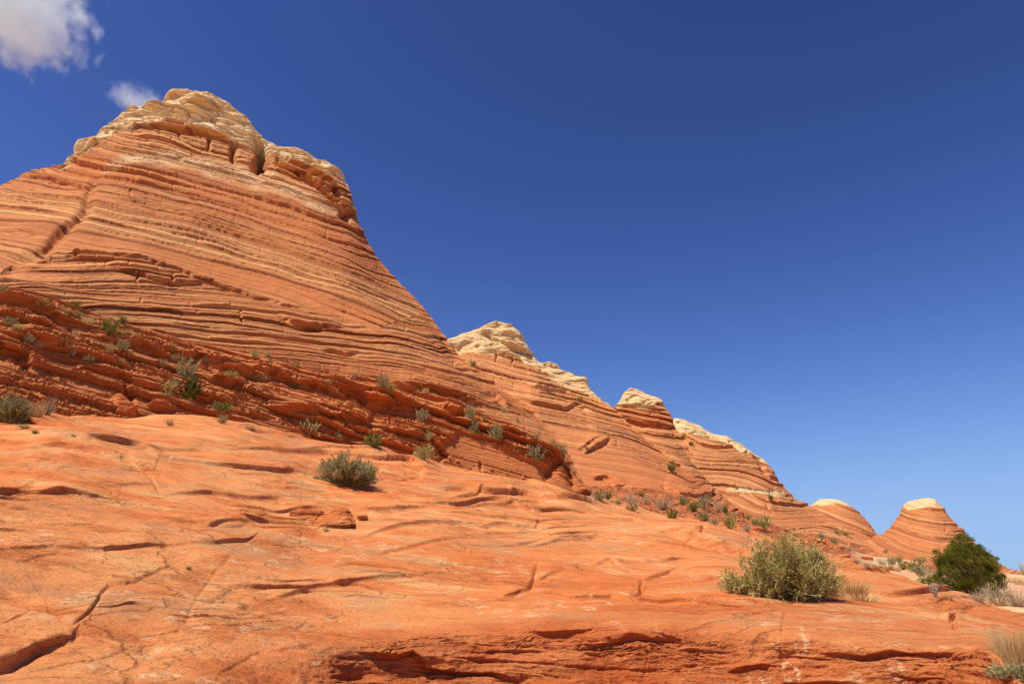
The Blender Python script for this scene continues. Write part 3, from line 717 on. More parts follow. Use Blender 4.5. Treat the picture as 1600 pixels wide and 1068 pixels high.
# knob
S3 = lambda U, V: V-(.22*(U-960)-.0012*(U-1000)*np.abs(U-1000)*.3)
butte("knob_butte", [[(880, 800, 100), (1000, 795, 100), (1100, 812, 100), (1180, 845, 100), (1260, 880, 100)],
      [(880, 780, 125), (950, 700, 132), (1000, 694, 134), (1060, 712, 132), (1100, 750, 125), (1180, 822, 108), (1260, 870, 106)],
      [(880, 770, 152), (940, 690, 152), (958, 655, 153), (1000, 648, 153), (1046, 668, 152), (1056, 690, 150), (1075, 712, 145), (1100, 746, 136), (1130, 780, 125), (1180, 818, 114), (1260, 860, 110)],
      [(880, 760, 158), (930, 700, 158), (955, 655, 160), (960, 642, 160), (966, 628, 160), (974, 611, 160), (984, 604, 160), (997, 605, 160), (1010, 611, 160), (1024, 618, 160), (1030, 626, 160), (1046, 647, 159), (1052, 664, 158), (1062, 682, 154), (1075, 702, 150), (1100, 738, 140), (1130, 773, 130), (1180, 812, 118), (1260, 855, 113)],
      ('off', 4, -1.5), ('off', 8, -9), ('off', 20, -35)], [60, 130, 150, 10, 8, 8], 920, 1200, 330, 3, S3,
      [(layers(61, 200, 1200, 6, .45), .9, 60, None), (layers(62, 200, 1200, 3.3, .4), .7, 40, None)],
      capband([(880, 640), (960, 634), (980, 636), (1010, 640), (1028, 632), (1050, 640), (1260, 640)], 12, 10),
      lambda U, V: .12+.75*np.exp(-((V-652-(U-1000)*.18)/12)**2)+.3*sst(690, 740, V), M_far,
      "small striped knob with a pale top, between the second butte and the long ridge", 
      [([(958, 650), (985, 658), (1010, 662), (1050, 668)], 5, 8, 7, 3.5, 5), ([(960, 636), (1000, 632), (1040, 640)], 4, 8, 5, 2.5, 3)], seed=70, lumps=.4, caph=.7)

# long ridge
S4 = lambda U, V: V-(.28*(U-1050)-.0004*(U-1050)**2)-7*np.sin((U-1050)/34.0+(V-700)/30)
C4 = [(1000, 760, 175), (1030, 695, 175), (1045, 662, 175), (1052, 652, 175), (1068, 654, 175), (1080, 660, 175), (1097, 667, 175), (1110, 674, 174), (1122, 678, 174), (1133, 679, 173), (1153, 692, 172), (1175, 707, 170), (1190, 718, 168), (1205, 732, 166), (1209, 742, 165), (1213, 751, 165), (1226, 763, 162), (1243, 781, 158), (1255, 788, 156), (1265, 791, 155), (1288, 803, 150), (1310, 816, 144), (1340, 840, 132), (1365, 862, 122), (1400, 888, 112), (1450, 900, 110)]
K4 = [(p[0], p[1]+10, p[2]-9) for p in C4]
butte("long_ridge", [[(1000, 810, 100), (1100, 808, 100), (1180, 838, 96), (1250, 860, 92), (1330, 885, 90), (1450, 910, 88)],
      [(1000, 790, 118), (1100, 770, 124), (1180, 790, 124), (1250, 822, 118), (1330, 862, 106), (1400, 892, 100), (1450, 905, 99)], K4, C4,
      ('off', 5, -1.5), ('off', 10, -10), ('off', 24, -36)], [80, 200, 60, 10, 8, 8], 1020, 1420, 440, 3, S4,
      [(layers(71, 200, 1300, 6, .5), .8, 70, lambda U, V: 1-.8*sst(805, 830, V-(U-1200)*.35)), (layers(72, 200, 1300, 3.4, .4), .6, 50, None)],
      lambda U, V, P, g: np.clip(.5+(lineat(U, [(1000, 700), (1052, 675), (1100, 688), (1150, 703), (1200, 724), (1215, 730), (1450, 760)])-V+fbm(P, g*25, 3, .5, 43)*12)/12, 0, 1)*.95+.62*np.exp(-((V-768+(U-1170)*-.06)/6.5)**4)*sst(1125, 1138, U)*sst(1245, 1215, U),
      lambda U, V: np.clip((V-690)/120, 0, 1)*.55+.12, M_far, "long sandstone ridge with a pale crest and swirling beds, right of the knob",
      [([(1190, 730), (1200, 744), (1212, 752)], 5, 6, 8, 3, 4), ([(1140, 690), (1175, 712), (1200, 726)], 3, 6, 4, 2, 2), ([(1300, 845), (1320, 858), (1345, 872)], 6, 8, 6, 2.5, 4), ([(1200, 790), (1208, 800)], 3, 6, 4, 2, 2), ([(1085, 790), (1120, 797), (1165, 806)], 6, 8, 5, 2, 4)],
      seed=80, lumps=.5, caph=.7)

S5 = lambda U, V: V-(.25*(U-1270)+.0012*(U-1270)**2)
butte("low_butte", [[(1200, 900, 150), (1300, 872, 150), (1400, 876, 150), (1440, 880, 150)],
      [(1200, 850, 185), (1240, 812, 190), (1300, 802, 192), (1350, 826, 190), (1375, 850, 188), (1440, 872, 180)],
      [(1200, 830, 200), (1240, 803, 206), (1266, 791, 208), (1274, 783, 208), (1281, 779, 208), (1296, 779, 208), (1312, 780, 208), (1324, 786, 208), (1335, 794, 208), (1346, 804, 207), (1360, 819, 206), (1369, 832, 204), (1376, 850, 198), (1440, 868, 190)],
      ('off', 5, -1.5), ('off', 10, -8), ('off', 24, -26)], [90, 90, 8, 8, 8], 1222, 1420, 240, 2, S5,
      [(layers(81, 200, 1300, 5.5, .5), .8, 50, None), (layers(82, 200, 1300, 3.2, .4), .6, 40, None)],
      capband([(1200, 785), (1280, 790), (1310, 786), (1330, 790), (1440, 790)], 5, 6), lambda U, V: .55+.2*sst(800, 850, V), M_far, "low rounded butte with a thin pale top, left of the gap", seed=90, lumps=.35, caph=.35)
def S6(U, V):
    x = U-1395; return V-(.48*x-.0028*x*x)
butte("bell_butte", [[(1240, 915, 116), (1340, 905, 116), (1400, 905, 116), (1500, 915, 116), (1600, 925, 108)],
      [(1240, 872, 150), (1340, 856, 158), (1380, 850, 160), (1450, 846, 162), (1500, 856, 162), (1540, 876, 158), (1600, 897, 130)],
      [(1240, 866, 180), (1330, 845, 186), (1383, 836, 186), (1400, 818, 190), (1414, 800, 192), (1450, 794, 193), (1474, 802, 192), (1484, 814, 191), (1500, 828, 190), (1511, 839, 189), (1532, 858, 186), (1562, 886, 174), (1600, 896, 140)],
      [(1240, 860, 190), (1330, 842, 196), (1370, 836, 198), (1383, 834, 199), (1390, 826, 200), (1397, 817, 201), (1405, 806, 201), (1410, 796, 201), (1411, 788, 201), (1416, 784, 201), (1422, 782, 201), (1436, 779, 201), (1450, 777, 201), (1461, 780, 201), (1468, 787, 201), (1474, 793, 200), (1478, 800, 200), (1482, 807, 199), (1498, 823, 197), (1509, 834, 196), (1530, 854, 192), (1562, 884, 180), (1600, 895, 145)],
      ('off', 5, -1.5), ('off', 10, -8), ('off', 24, -26)], [50, 90, 70, 8, 8, 8], 1290, 1590, 340, 3, S6,
      [(layers(91, 200, 1300, 5.2, .45), .95, 60, None), (layers(92, 200, 1300, 3.0, .4), .7, 45, None)],
      capband([(1240, 770), (1410, 790), (1420, 796), (1450, 790), (1475, 792), (1490, 780), (1600, 770)], 3, 5), lambda U, V: .55+.2*sst(840, 870, V), M_far, "bell-shaped striped butte with a cream top, behind the juniper", seed=100, lumps=.35, caph=.35)
butte("far_mesa", [[(1480, 900, 240), (1600, 905, 230), (2400, 930, 220)], [(1480, 884, 300), (1540, 882, 300), (1562, 884, 300), (1575, 888, 295), (1600, 893, 285), (1700, 894, 280), (2400, 896, 280)],
      ('off', 20, -2), ('off', 60, -14)], [40, 6, 6], 1490, 2200, 400, 1, lambda U, V: V*1.0, [(layers(95, 700, 1100, 5, .5), .4, 60, None)],
      lambda U, V, P, g: 0*U, lambda U, V: .8+0*U, M_far, "low red mesa on the horizon at the far right", seed=110, lumps=.3)

# --- ground between and behind: rubble slope under the buttes, sand and dry grass on the right
gl = [[(860, 830, 38), (1000, 815, 37), (1100, 838, 34.5), (1200, 868, 31), (1330, 905, 27), (1440, 925, 25), (1520, 955, 23), (1600, 985, 19), (1750, 1050, 14), (2300, 1300, 10)],
      [(860, 790, 44), (930, 782, 44), (1000, 790, 43), (1100, 815, 41), (1200, 845, 38), (1330, 884, 33), (1440, 899, 31), (1520, 915, 31), (1600, 925, 31), (1750, 935, 30), (2300, 960, 30)],
      [(860, 768, 56), (1000, 768, 58), (1060, 778, 59), (1100, 796, 61), (1180, 824, 64), (1250, 846, 66), (1330, 873, 68), (1400, 882, 80), (1480, 892, 80), (1600, 903, 80), (2300, 910, 80)],
      [(860, 764, 66), (1000, 766, 68), (1100, 792, 72), (1180, 820, 80), (1250, 843, 85), (1330, 866, 110), (1400, 873, 125), (1480, 886, 150), (1600, 896, 200), (2300, 899, 200)],
      [(860, 790, 130), (1180, 850, 130), (1330, 880, 180), (1400, 884, 250), (1480, 889, 500), (1600, 892, 2000), (2300, 892.5, 2000)],
      [(860, 880, 6000), (1600, 890.9, 9000), (2300, 890.9, 9000)]]
P, t = loft(gl, [60, 150, 110, 40, 30], 870, 2250, 1100)
PU, PV = project(P); rr = np.hypot(P[..., 0], P[..., 1]); px = rr/FPX
N = normals(P); N = -N if N[100, 500, 2] < 0 else N
T = toward_cam(P)
rock = sst(1370, 1310, PU)*sst(160, 90, rr)
S = PV-.33*PU+fbm(P, 2.5, 3, .5, 61)*8
pr, gp, _, th = ledge(S, PU, layers(66, 0, 1100, 8, .5), 26)
dd = rock*(pr*th*1.1+fbm(P, 1.2, 4, .6, 62)*10+np.abs(fbm(P, .7, 3, .5, 64))*7)+(1-rock)*fbm(P, 6, 4, .5, 63)*3*np.exp(-rr/150)
P2 = P+(N*.6+T*.5)*(dd*np.minimum(px, .15))[..., None]
gr = make_mesh("ground", P2, grid_faces(*P2.shape[:2]), M_sand, {"rock": rock, "S": S, "tone": rock})
tag(gr, "red rubble slope and sandy flat with dry grass behind the slickrock", kind="structure")
register("ground", P2, 355)
# wide plain under everything, out to the horizon on all sides
th = np.linspace(0, 2*np.pi, 97)[:-1]; rad = np.array([0.01, 15, 60, 200, 700, 2500, 9000])
V = np.stack([np.outer(rad, np.sin(th)), np.outer(rad, np.cos(th)), np.full((len(rad), 96), -6.0)], -1)
V[..., 2] += 3*sst(200, 2500, np.abs(np.outer(rad, np.ones(96))))
i = np.arange(len(rad)*96).reshape(len(rad), 96); j = np.roll(i, -1, 1)
pl = make_mesh("plain", V, np.stack([i[:-1], i[1:], j[1:], j[:-1]], -1).reshape(-1, 4), M_sand, {"rock": np.zeros(V[..., 0].shape)})
tag(pl, "flat red desert plain reaching the horizon", kind="structure")
# ---------------------------------------------------------------- vegetation
# nearest rock point for every 2-pixel cell of the view, to stand things on
_pts = []; _u = []; _v = []
for k_, (Pq, pu, pv) in LOOK.items():
    m_ = (pu > -100) & (pu < 1720) & (pv > 50) & (pv < 1200)
    _pts.append(Pq[m_]); _u.append(pu[m_]); _v.append(pv[m_])
_pts = np.concatenate(_pts); _u = np.concatenate(_u); _v = np.concatenate(_v)
_r = np.hypot(_pts[:, 0], _pts[:, 1]); _o = np.argsort(-_r)
_pts = _pts[_o]; _bin = ((_v[_o]-50)/2).astype(int)*1000+((_u[_o]+100)/2).astype(int)
_grid = np.full(1000*600, -1, np.int64); _grid[_bin] = np.arange(len(_bin))
def ground_at(u, v):
    for dv in (0, 1, 2, 3, 4, 5):
        for du in (0, 1, -1, 2, -2):
            i = _grid[(int((v-50)/2)+dv)*1000+int((u+100)/2)+du]
            if i >= 0: return Vector([float(q) for q in _pts[i]])
    return Vector([float(q) for q in survey(u, v, 40)])

def frames(d):
    d = d/(np.linalg.norm(d, axis=-1, keepdims=True)+1e-9)
    a = np.where(np.abs(d[..., 2:3]) < .9, np.array([0, 0, 1.0]), np.array([1.0, 0, 0]))
    s = np.cross(d, a); s /= np.linalg.norm(s, axis=-1, keepdims=True)+1e-9
    return d, s, np.cross(d, s)
def tubes(L, rad, sides=3):
    """L (n, m, 3) centre lines, rad (n, m) -> verts, quad faces"""
    n, m, _ = L.shape
    d = np.gradient(L, axis=1); d, s, t = frames(d)
    V = np.stack([L+(s*math.cos(a)+t*math.sin(a))*rad[..., None] for a in np.linspace(0, 2*np.pi, sides, endpoint=False)], 2)
    i = np.arange(n*m*sides).reshape(n, m, sides); j = np.roll(i, -1, 2)
    return V.reshape(-1, 3), np.stack([i[:, :-1], j[:, :-1], j[:, 1:], i[:, 1:]], -1).reshape(-1, 4)
def leaves(p, d, L, W, rs):
    """diamond-shaped leaves standing at p along d"""
    n = len(p); d, s, t = frames(d); a = rs.rand(n, 1)*2*np.pi
    s = s*np.cos(a)+t*np.sin(a); L = np.asarray(L).reshape(-1, 1)*np.ones((n, 1)); W = np.asarray(W).reshape(-1, 1)*np.ones((n, 1))
    mid = p+d*L*.45
    V = np.stack([p, mid+s*W*.5, p+d*L, mid-s*W*.5], 1)
    return V.reshape(-1, 3), np.arange(4*n).reshape(n, 4)
def unit(rs, n):
    v = rs.randn(n, 3); return v/np.linalg.norm(v, axis=1, keepdims=True)
def bush(rs, W, H, nst, ntw, nlf, LL, LW, sr=.006, spread=1.0, shag=.6, lowcut=.25, upright=.35):
    az = rs.rand(nst)*2*np.pi; ct = rs.rand(nst)**.9*.93+.02; st = np.sqrt(1-ct*ct)
    q = .62+.42*rs.rand(nst)**.6
    q *= 1+.14*np.sin(az*2+rs.rand()*6)+.10*np.sin(az*5+rs.rand()*6)
    tip = np.stack([W/2*st*np.cos(az)*q, W/2*st*np.sin(az)*q, H*(ct**.62)*q], 1)
    b0 = tip*np.array([.10, .10, 0])*rs.rand(nst, 1)
    mid = b0*.5+tip*.5+np.stack([0*az, 0*az, H*.08*rs.rand(nst)], 1)+rs.randn(nst, 3)*W*.02
    tt = np.linspace(0, 1, 6)[None, :, None]
    L = (1-tt)**2*b0[:, None]+2*tt*(1-tt)*mid[:, None]+tt*tt*tip[:, None]
    rad = sr*(1.15-tt[..., 0])*np.ones((nst, 1))*(.5+rs.rand(nst, 1))
    SV, SF_ = tubes(L, rad)
    k = rs.randint(nst, size=ntw); s = lowcut+(1-lowcut)*rs.rand(ntw)
    base = ((1-s)**2)[:, None]*b0[k]+(2*s*(1-s))[:, None]*mid[k]+(s*s)[:, None]*tip[k]
    out = tip[k]-b0[k]*.5; out /= np.linalg.norm(out, axis=1, keepdims=True)
    d = out+unit(rs, ntw)*.8*spread+np.array([0, 0, upright]); d /= np.linalg.norm(d, axis=1, keepdims=True)
    tl = W*(.06+.10*rs.rand(ntw))
    e = base+d*tl[:, None]; e[:, 2] = np.maximum(e[:, 2], H*.02)
    t3 = np.linspace(0, 1, 3)[None, :, None]
    TL = base[:, None]*(1-t3)+e[:, None]*t3
    TV, TF = tubes(TL, sr*.42*(1.1-t3[..., 0])*np.ones((ntw, 1)))
    kk = rs.randint(ntw, size=nlf); f = rs.rand(nlf, 1)
    p = base[kk]*(1-f)+e[kk]*f
    ld = d[kk]+unit(rs, nlf)*shag
    sc = .6+.8*rs.rand(nlf)
    LV, LF = leaves(p, ld, LL*sc, LW*sc, rs)
    LV[:, 2] = np.maximum(LV[:, 2], 0)
    rnd_l = np.repeat(np.clip(rs.rand(ntw)[kk]*.55+rs.rand(nlf)*.45, 0, 1), 4)
    SVt = np.concatenate([SV, TV]); SFt = np.concatenate([SF_, TF+len(SV)])
    rnd_s = np.concatenate([np.repeat(rs.rand(nst), 18), np.repeat(rs.rand(ntw), 9)])
    return (SVt, SFt, rnd_s), (LV, LF, rnd_l)
def grass(rs, W, H, n, lean=.35, wd=.01):
    az = rs.rand(n)*2*np.pi; rr_ = np.sqrt(rs.rand(n))*W*.28
    b = np.stack([rr_*np.cos(az), rr_*np.sin(az), 0*az], 1)
    az2 = az+rs.randn(n)*.6; ln = lean*(.2+rs.rand(n))
    h = H*(.45+.55*rs.rand(n))
    tip = b+np.stack([np.cos(az2)*ln*h, np.sin(az2)*ln*h, h], 1)
    mid = (b+tip)/2+np.stack([0*az, 0*az, h*.12], 1)
    tt = np.linspace(0, 1, 5)[None, :, None]
    L = (1-tt)**2*b[:, None]+2*tt*(1-tt)*mid[:, None]+tt*tt*tip[:, None]
    V, F = tubes(L, wd*(1.05-tt[..., 0])*np.ones((n, 1)))
    return V, F, np.repeat(rs.rand(n), 15)
def join(parts):
    V = []; F = []; Rn = []; o = 0
    for v, f, r_ in parts: V.append(v); F.append(f+o); Rn.append(r_); o += len(v)
    return np.concatenate(V), np.concatenate(F), np.concatenate(Rn)
def mesh3(name, a, mat, parent=None, link=True):
    return make_mesh(name, a[0], a[1], mat, {"rnd": a[2]}, smooth=False, parent=parent, link=link)

# small shrubs: a few builds of each kind, each placed plant is an object of its own
protos = {}
def add_proto(kind, k, mat, arr): protos.setdefault(kind, []).append((mat, arr))
KINDS = {"sage": (M_grey, 55, 150, 900, .17, .05), "green": (M_green, 55, 150, 1000, .16, .06), "yellow": (M_yellow, 60, 140, 900, .17, .045),
         "olive": (M_olive, 55, 150, 950, .15, .05), "twig": (M_twig, 110, 420, 160, .14, .02)}
for kind, (mat, a, b_, c, l_, w_) in KINDS.items():
    for k in range(3):
        rs = np.random.RandomState(hash_ := (sum(map(ord, kind))*7+k))
        S_, L_ = bush(rs, 1.8, .95, a, b_, c, l_, w_, sr=.014, upright=.5)
        protos.setdefault(kind, []).append((mat, join([S_, L_]) if kind != "twig" else join([S_, L_])))
for k in range(3):
    rs = np.random.RandomState(900+k); protos.setdefault("straw", []).append((M_straw, grass(rs, 2.2, 1.0, 230, .5, .022)))
proto_obj = {}
def plant(u, v, wpx, hpx, kind, label, name="desert_shrub", cat="shrub", group="shrubs scattered over the sandstone"):
    u0_, v0_ = u, v
    p = ground_at(u, v); dist = math.hypot(p.x, p.y)
    r3 = (p-Vector((0, 0, EYE))).length
    m = r3/FPX/math.sqrt(1+((u-800)/FPX)**2)*1.0
    k = int(hsh(u*1.7+v*.31)*3) % 3
    key = (kind, k)
    if kind == "straw": name, cat = "grass_tuft", "grass tuft"; group = "dry grass tufts among the rocks"
    if kind == "twig": name = "dry_bush"; cat = "dry bush"
    if key not in proto_obj:
        mat, arr = protos[kind][k]; o = mesh3(name, arr, mat); proto_obj[key] = o
    else:
        o = proto_obj[key].copy(); SC.collection.objects.link(o)
    wm = wpx*m/1.8*1.06; hm = hpx*m/.95*1.05
    o.location = (p.x, p.y, p.z-.06*hm); o.scale = (wm, wm, hm)
    o.rotation_euler = (0, 0, hsh(u*3.1+v)*6.28)
    tag(o, label, cat, group)
    return o
PL = [
 (3, 456, 15, 15, "sage", "grey shrub at the very left end of the ledge band, below the butte"),
 (70, 478, 25, 12, "yellow", "yellow-green shrub on top of the long dark overhang, nearest the left side"),
 (116, 481, 17, 11, "green", "green shrub just above the end of the dark overhang, near a straw tuft"),
 (101, 484, 17, 8, "straw", "pale straw tuft between the yellow shrub and the green one on the overhang"),
 (122, 494, 15, 11, "yellow", "small yellow-green shrub sitting on the right end of the dark overhang"),
 (134, 507, 20, 14, "straw", "straw tuft hanging over the end of the dark overhang"),
 (170, 521, 36, 22, "green", "largest green shrub on the upper ledges at left, dark underneath"),
 (191, 504, 13, 13, "green", "small green shrub above and right of the largest green shrub on the ledges"),
 (10, 508, 20, 15, "sage", "pale grey shrub on the ledge under the dark overhang at the left side"),
 (32, 502, 9, 12, "yellow", "narrow yellow-green shrub under the long dark overhang"),
 (31, 514, 17, 9, "yellow", "low yellow-green shrub beside the pale grey one under the overhang"),
 (48, 534, 17, 14, "sage", "dark grey shrub on the slope above the shaded cave at left"),
 (61, 540, 17, 10, "straw", "straw tuft leaning beside the dark grey shrub above the shaded cave"),
 (118, 523, 13, 11, "straw", "straw tuft below the end of the dark overhang"),
 (103, 544, 20, 16, "yellow", "yellow shrub paired with a dry grey bush on the middle ledges"),
 (113, 553, 17, 17, "twig", "dry grey bush touching the yellow shrub on the middle ledges"),
 (137, 564, 18, 11, "sage", "grey-green shrub on the thin ledge below the paired yellow and grey bushes"),
 (170, 549, 14, 15, "yellow", "bright rounded yellow shrub on a dark ledge, left of a grey shrub"),
 (190, 545, 20, 16, "sage", "grey shrub right beside the bright rounded yellow one"),
 (187, 568, 18, 12, "yellow", "yellow-green shrub on the ledge below the bright rounded yellow one"),
 (201, 521, 12, 8, "straw", "small straw tuft right of the largest green shrub on the ledges"),
 (214, 525, 11, 7, "straw", "small straw tuft where the pale bed begins on the ledges"),
 (268, 549, 15, 15, "yellow", "yellow-grey shrub at the top of the chain of plants in the ledge gully"),
 (273, 560, 13, 9, "sage", "small grey shrub second from the top in the ledge gully"),
 (288, 588, 30, 33, "sage", "tall grey shrub in the middle of the ledge gully, above the dark green bush"),
 (254, 572, 21, 13, "twig", "sparse dry bush left of the tall grey shrub in the gully"),
 (262, 610, 27, 16, "yellow", "wide yellow-green shrub left of the dark green bush"),
 (273, 601, 17, 10, "sage", "grey shrub behind the wide yellow-green one"),
 (311, 609, 9, 8, "straw", "tiny pale tuft right of the dark green bush"),
 (261, 618, 15, 9, "sage", "small grey shrub below the wide yellow-green one"),
 (321, 563, 12, 10, "twig", "small dark dry bush on the pale bed of the ledges"),
 (363, 576, 17, 13, "twig", "dark dry bush directly above the bright yellow-green shrub"),
 (363, 588, 18, 12, "yellow", "bright yellow-green shrub directly below a dark dry bush"),
 (397, 558, 14, 15, "yellow", "yellow shrub on the upper ledge at the right end of the pale bed"),
 (418, 557, 10, 7, "sage", "tiny grey shrub just right of the yellow one at the end of the pale bed"),
 (423, 564, 9, 7, "sage", "tiny grey shrub below another at the end of the pale bed"),
 (464, 570, 9, 7, "yellow", "tiny yellow shrub alone on the lower face of the butte"),
 (462, 606, 19, 17, "olive", "olive shrub on the lip of the long ledge, left of the big overhang"),
 (407, 594, 25, 10, "twig", "low dry bush lying along the ledge crack"),
 (336, 638, 16, 13, "sage", "blue-grey shrub touching a green one at the foot of the ledges"),
 (350, 641, 22, 16, "green", "green shrub touching a blue-grey one at the foot of the ledges"),
 (346, 661, 17, 14, "sage", "pale grey shrub at the upper edge of the slickrock, below the green one"),
 (265, 662, 18, 7, "olive", "flat green mat plant on the upper slickrock at left"),
 (392, 671, 30, 9, "twig", "low mat of dead twigs on the upper slickrock"),
 (485, 679, 28, 25, "olive", "open leggy shrub standing at the edge of the slickrock"),
 (486, 642, 8, 8, "yellow", "tiny yellow shrub on the bare ledge above the leggy shrub"),
 (513, 600, 11, 10, "yellow", "small yellow shrub on top of the big overhang, at its left end"),
 (505, 605, 13, 8, "sage", "small grey shrub at the left end of the big overhang"),
 (555, 588, 11, 9, "yellow", "small yellow shrub on the butte face above the big overhang"),
 (598, 602, 22, 18, "sage", "upper of two grey-olive shrubs on the lip of the big overhang"),
 (612, 615, 18, 17, "olive", "lower of two grey-olive shrubs on the lip of the big overhang"),
 (660, 656, 19, 19, "sage", "rounded grey shrub at the right end of the big overhang"),
 (665, 613, 12, 9, "straw", "straw tuft on the ledge right of the big overhang's shrubs"),
 (682, 612, 14, 9, "yellow", "yellow-grey shrub on the ledge right of a straw tuft"),
 (697, 650, 9, 10, "yellow", "small yellow shrub above the smooth wall, left of the stacked pair"),
 (734, 652, 19, 23, "sage", "upper of the stacked pair of grey shrubs above the smooth wall"),
 (740, 675, 16, 22, "sage", "lower of the stacked pair of grey shrubs above the smooth wall"),
 (668, 686, 16, 14, "yellow", "yellow-grey shrub on the broken ledge left of the smooth wall"),
 (660, 716, 33, 23, "olive", "rounded olive shrub at the foot of the ledges, by the slickrock edge"),
 (582, 697, 33, 22, "green", "bright green shrub at the slickrock edge above the large sagebrush"),
 (528, 688, 10, 14, "yellow", "small yellow sprig between the leggy shrub and the bright green one"),
 (757, 654, 10, 10, "sage", "small grey shrub up-slope between the stacked pair and the green-grey one"),
 (775, 684, 22, 25, "sage", "green-grey shrub above the middle of the smooth wall"),
 (788, 682, 9, 7, "yellow", "tiny yellow shrub just right of the green-grey one above the wall"),
 (786, 642, 10, 9, "yellow", "small yellow-grey shrub on the swirled beds of the butte's right foot"),
 (825, 690, 10, 12, "sage", "left one of two small grey shrubs side by side above the nose"),
 (837, 689, 10, 11, "sage", "right one of two small grey shrubs side by side above the nose"),
 (836, 718, 24, 24, "sage", "large grey-green shrub hanging on the wall near the nose"),
 (853, 704, 15, 14, "straw", "straw tuft in the row of shrubs along the top of the nose"),
 (864, 703, 13, 14, "sage", "grey shrub right of the straw tuft on top of the nose"),
 (870, 707, 9, 7, "yellow", "tiny yellow shrub in front of the row on top of the nose"),
 (878, 711, 17, 17, "sage", "grey-green shrub last in the row on top of the nose"),
 (808, 657, 11, 8, "twig", "sparse dry bush on the swirled beds near the skyline of the nose"),
 (739, 570, 10, 10, "green", "dark green shrub on the second butte just below its pale dome"),
 (907, 626, 13, 9, "green", "dark green shrub on the right shoulder of the second butte"),
 (918, 702, 9, 6, "olive", "small shrub below a short ledge on the smooth lower second butte"),
 (1051, 737, 15, 17, "green", "dark green shrub in the hollow below the knob"),
 (1066, 685, 9, 6, "green", "small green shrub at the left foot of the long ridge's pale crest"),
 (1080, 695, 9, 7, "green", "small green shrub under the long ridge's pale crest, right of another"),
 (1204, 780, 8, 10, "green", "small dark shrub on the pale bed of the long ridge"),
 (1236, 782, 10, 7, "olive", "small shrub on the right slope of the long ridge"),
 (937, 781, 22, 15, "sage", "grey-green shrub right beside the foot of the nose"),
 (951, 779, 13, 14, "green", "green shrub right of the one beside the nose"),
 (967, 787, 12, 8, "sage", "small grey shrub at the slickrock edge right of the nose"),
 (985, 783, 19, 15, "twig", "purple-grey bush in the strip beyond the slickrock edge"),
 (988, 796, 24, 13, "sage", "wide grey shrub hugging the slickrock edge below the purple-grey bush"),
 (1002, 774, 12, 8, "green", "small green shrub at the top of the rubble strip"),
 (1008, 785, 13, 12, "twig", "small dry bush below the green shrub in the rubble strip"),
 (1034, 792, 33, 21, "twig", "widest dry twiggy bush in the rubble strip"),
 (1068, 786, 17, 12, "sage", "sage shrub above the lone dark one in the rubble strip"),
 (1082, 796, 19, 16, "green", "dark green shrub right of the sage one in the rubble strip"),
 (1050, 809, 19, 15, "green", "lone rounded dark green shrub low in the rubble strip"),
 (1099, 792, 21, 19, "sage", "grey-green shrub left of the tall dry bush in the rubble strip"),
 (1108, 778, 12, 9, "sage", "small grey shrub behind the grey-green one, highest in its cluster"),
 (1122, 798, 17, 22, "twig", "tall dry grey bush at the right of the rubble strip"),
 (1132, 800, 11, 12, "green", "small dark green shrub leaning on the tall dry grey bush"),
 (1100, 812, 21, 16, "sage", "sage shrub just over the slickrock edge, right of the lone dark one"),
 (1117, 819, 15, 10, "sage", "small grey shrub at the slickrock edge before the grey-olive one"),
 (1140, 825, 21, 25, "olive", "grey-olive shrub with a dark underside at the slickrock edge"),
 (1168, 808, 10, 8, "yellow", "tiny yellow-green shrub above the red rubble, left of the upright bush"),
 (1178, 819, 10, 13, "yellow", "yellow-green shrub touching the upright olive bush"),
 (1193, 828, 22, 27, "olive", "upright olive bush just behind the large bush's left shoulder"),
 (1167, 829, 20, 12, "twig", "sparse dry bush on red earth left of the upright olive bush"),
 (1285, 842, 11, 11, "sage", "grey shrub on the slope behind the large bush's right shoulder"),
 (1309, 833, 10, 7, "sage", "small grey shrub at the foot of the low butte"),
 (1323, 834, 15, 7, "olive", "low dark shrub under the low butte's right foot"),
 (1302, 846, 10, 9, "sage", "upper of two tiny grey shrubs on the slope under the low butte"),
 (1304, 853, 11, 8, "sage", "lower of two tiny grey shrubs on the slope under the low butte"),
 (1327, 858, 11, 9, "twig", "small dry bush on the broken slope below the gap"),
 (1385, 862, 8, 7, "olive", "tiny shrub below the gap, at the bell-shaped butte's foot"),
 (1338, 879, 15, 8, "twig", "grey dry bush at the slickrock's skyline, first from the large bush"),
 (1354, 884, 19, 12, "twig", "grey dry bush at the slickrock's skyline, second from the large bush"),
 (1379, 881, 18, 12, "twig", "purple-grey bush on the sandy flat left of green ones"),
 (1394, 880, 16, 13, "sage", "sage shrub on the sandy flat behind the straw grass"),
 (1404, 877, 12, 10, "olive", "dark shrub at the foot of the red mound"),
 (1410, 888, 14, 14, "green", "round green shrub at the end of the straw grass strip"),
 (1370, 886, 20, 8, "straw", "straw tuft at the left end of the pale grass strip"),
 (1386, 889, 22, 9, "straw", "straw tuft in the middle of the pale grass strip"),
 (1400, 890, 18, 9, "straw", "straw tuft beside the round green shrub"),
 (1430, 893, 26, 18, "green", "low green shrub left of the juniper, nearest the red mound"),
 (1441, 898, 26, 20, "sage", "grey shrub between the low green one and the juniper"),
 (1456, 905, 26, 24, "twig", "dry grey bush against the juniper's left side"),
 (1448, 910, 26, 12, "green", "low bright green shrub under the dry bush by the juniper"),
 (1440, 876, 16, 8, "sage", "grey shrub on top of the red mound left of the juniper"),
 (1480, 934, 16, 8, "straw", "straw tuft at the foot of the dead stump by the juniper"),
 (1536, 918, 34, 26, "sage", "sage shrub against the juniper's right side"),
 (1531, 938, 36, 16, "twig", "low dry bush in front of the juniper's right side"),
 (1558, 944, 48, 34, "twig", "large grey dry bush right of the juniper"),
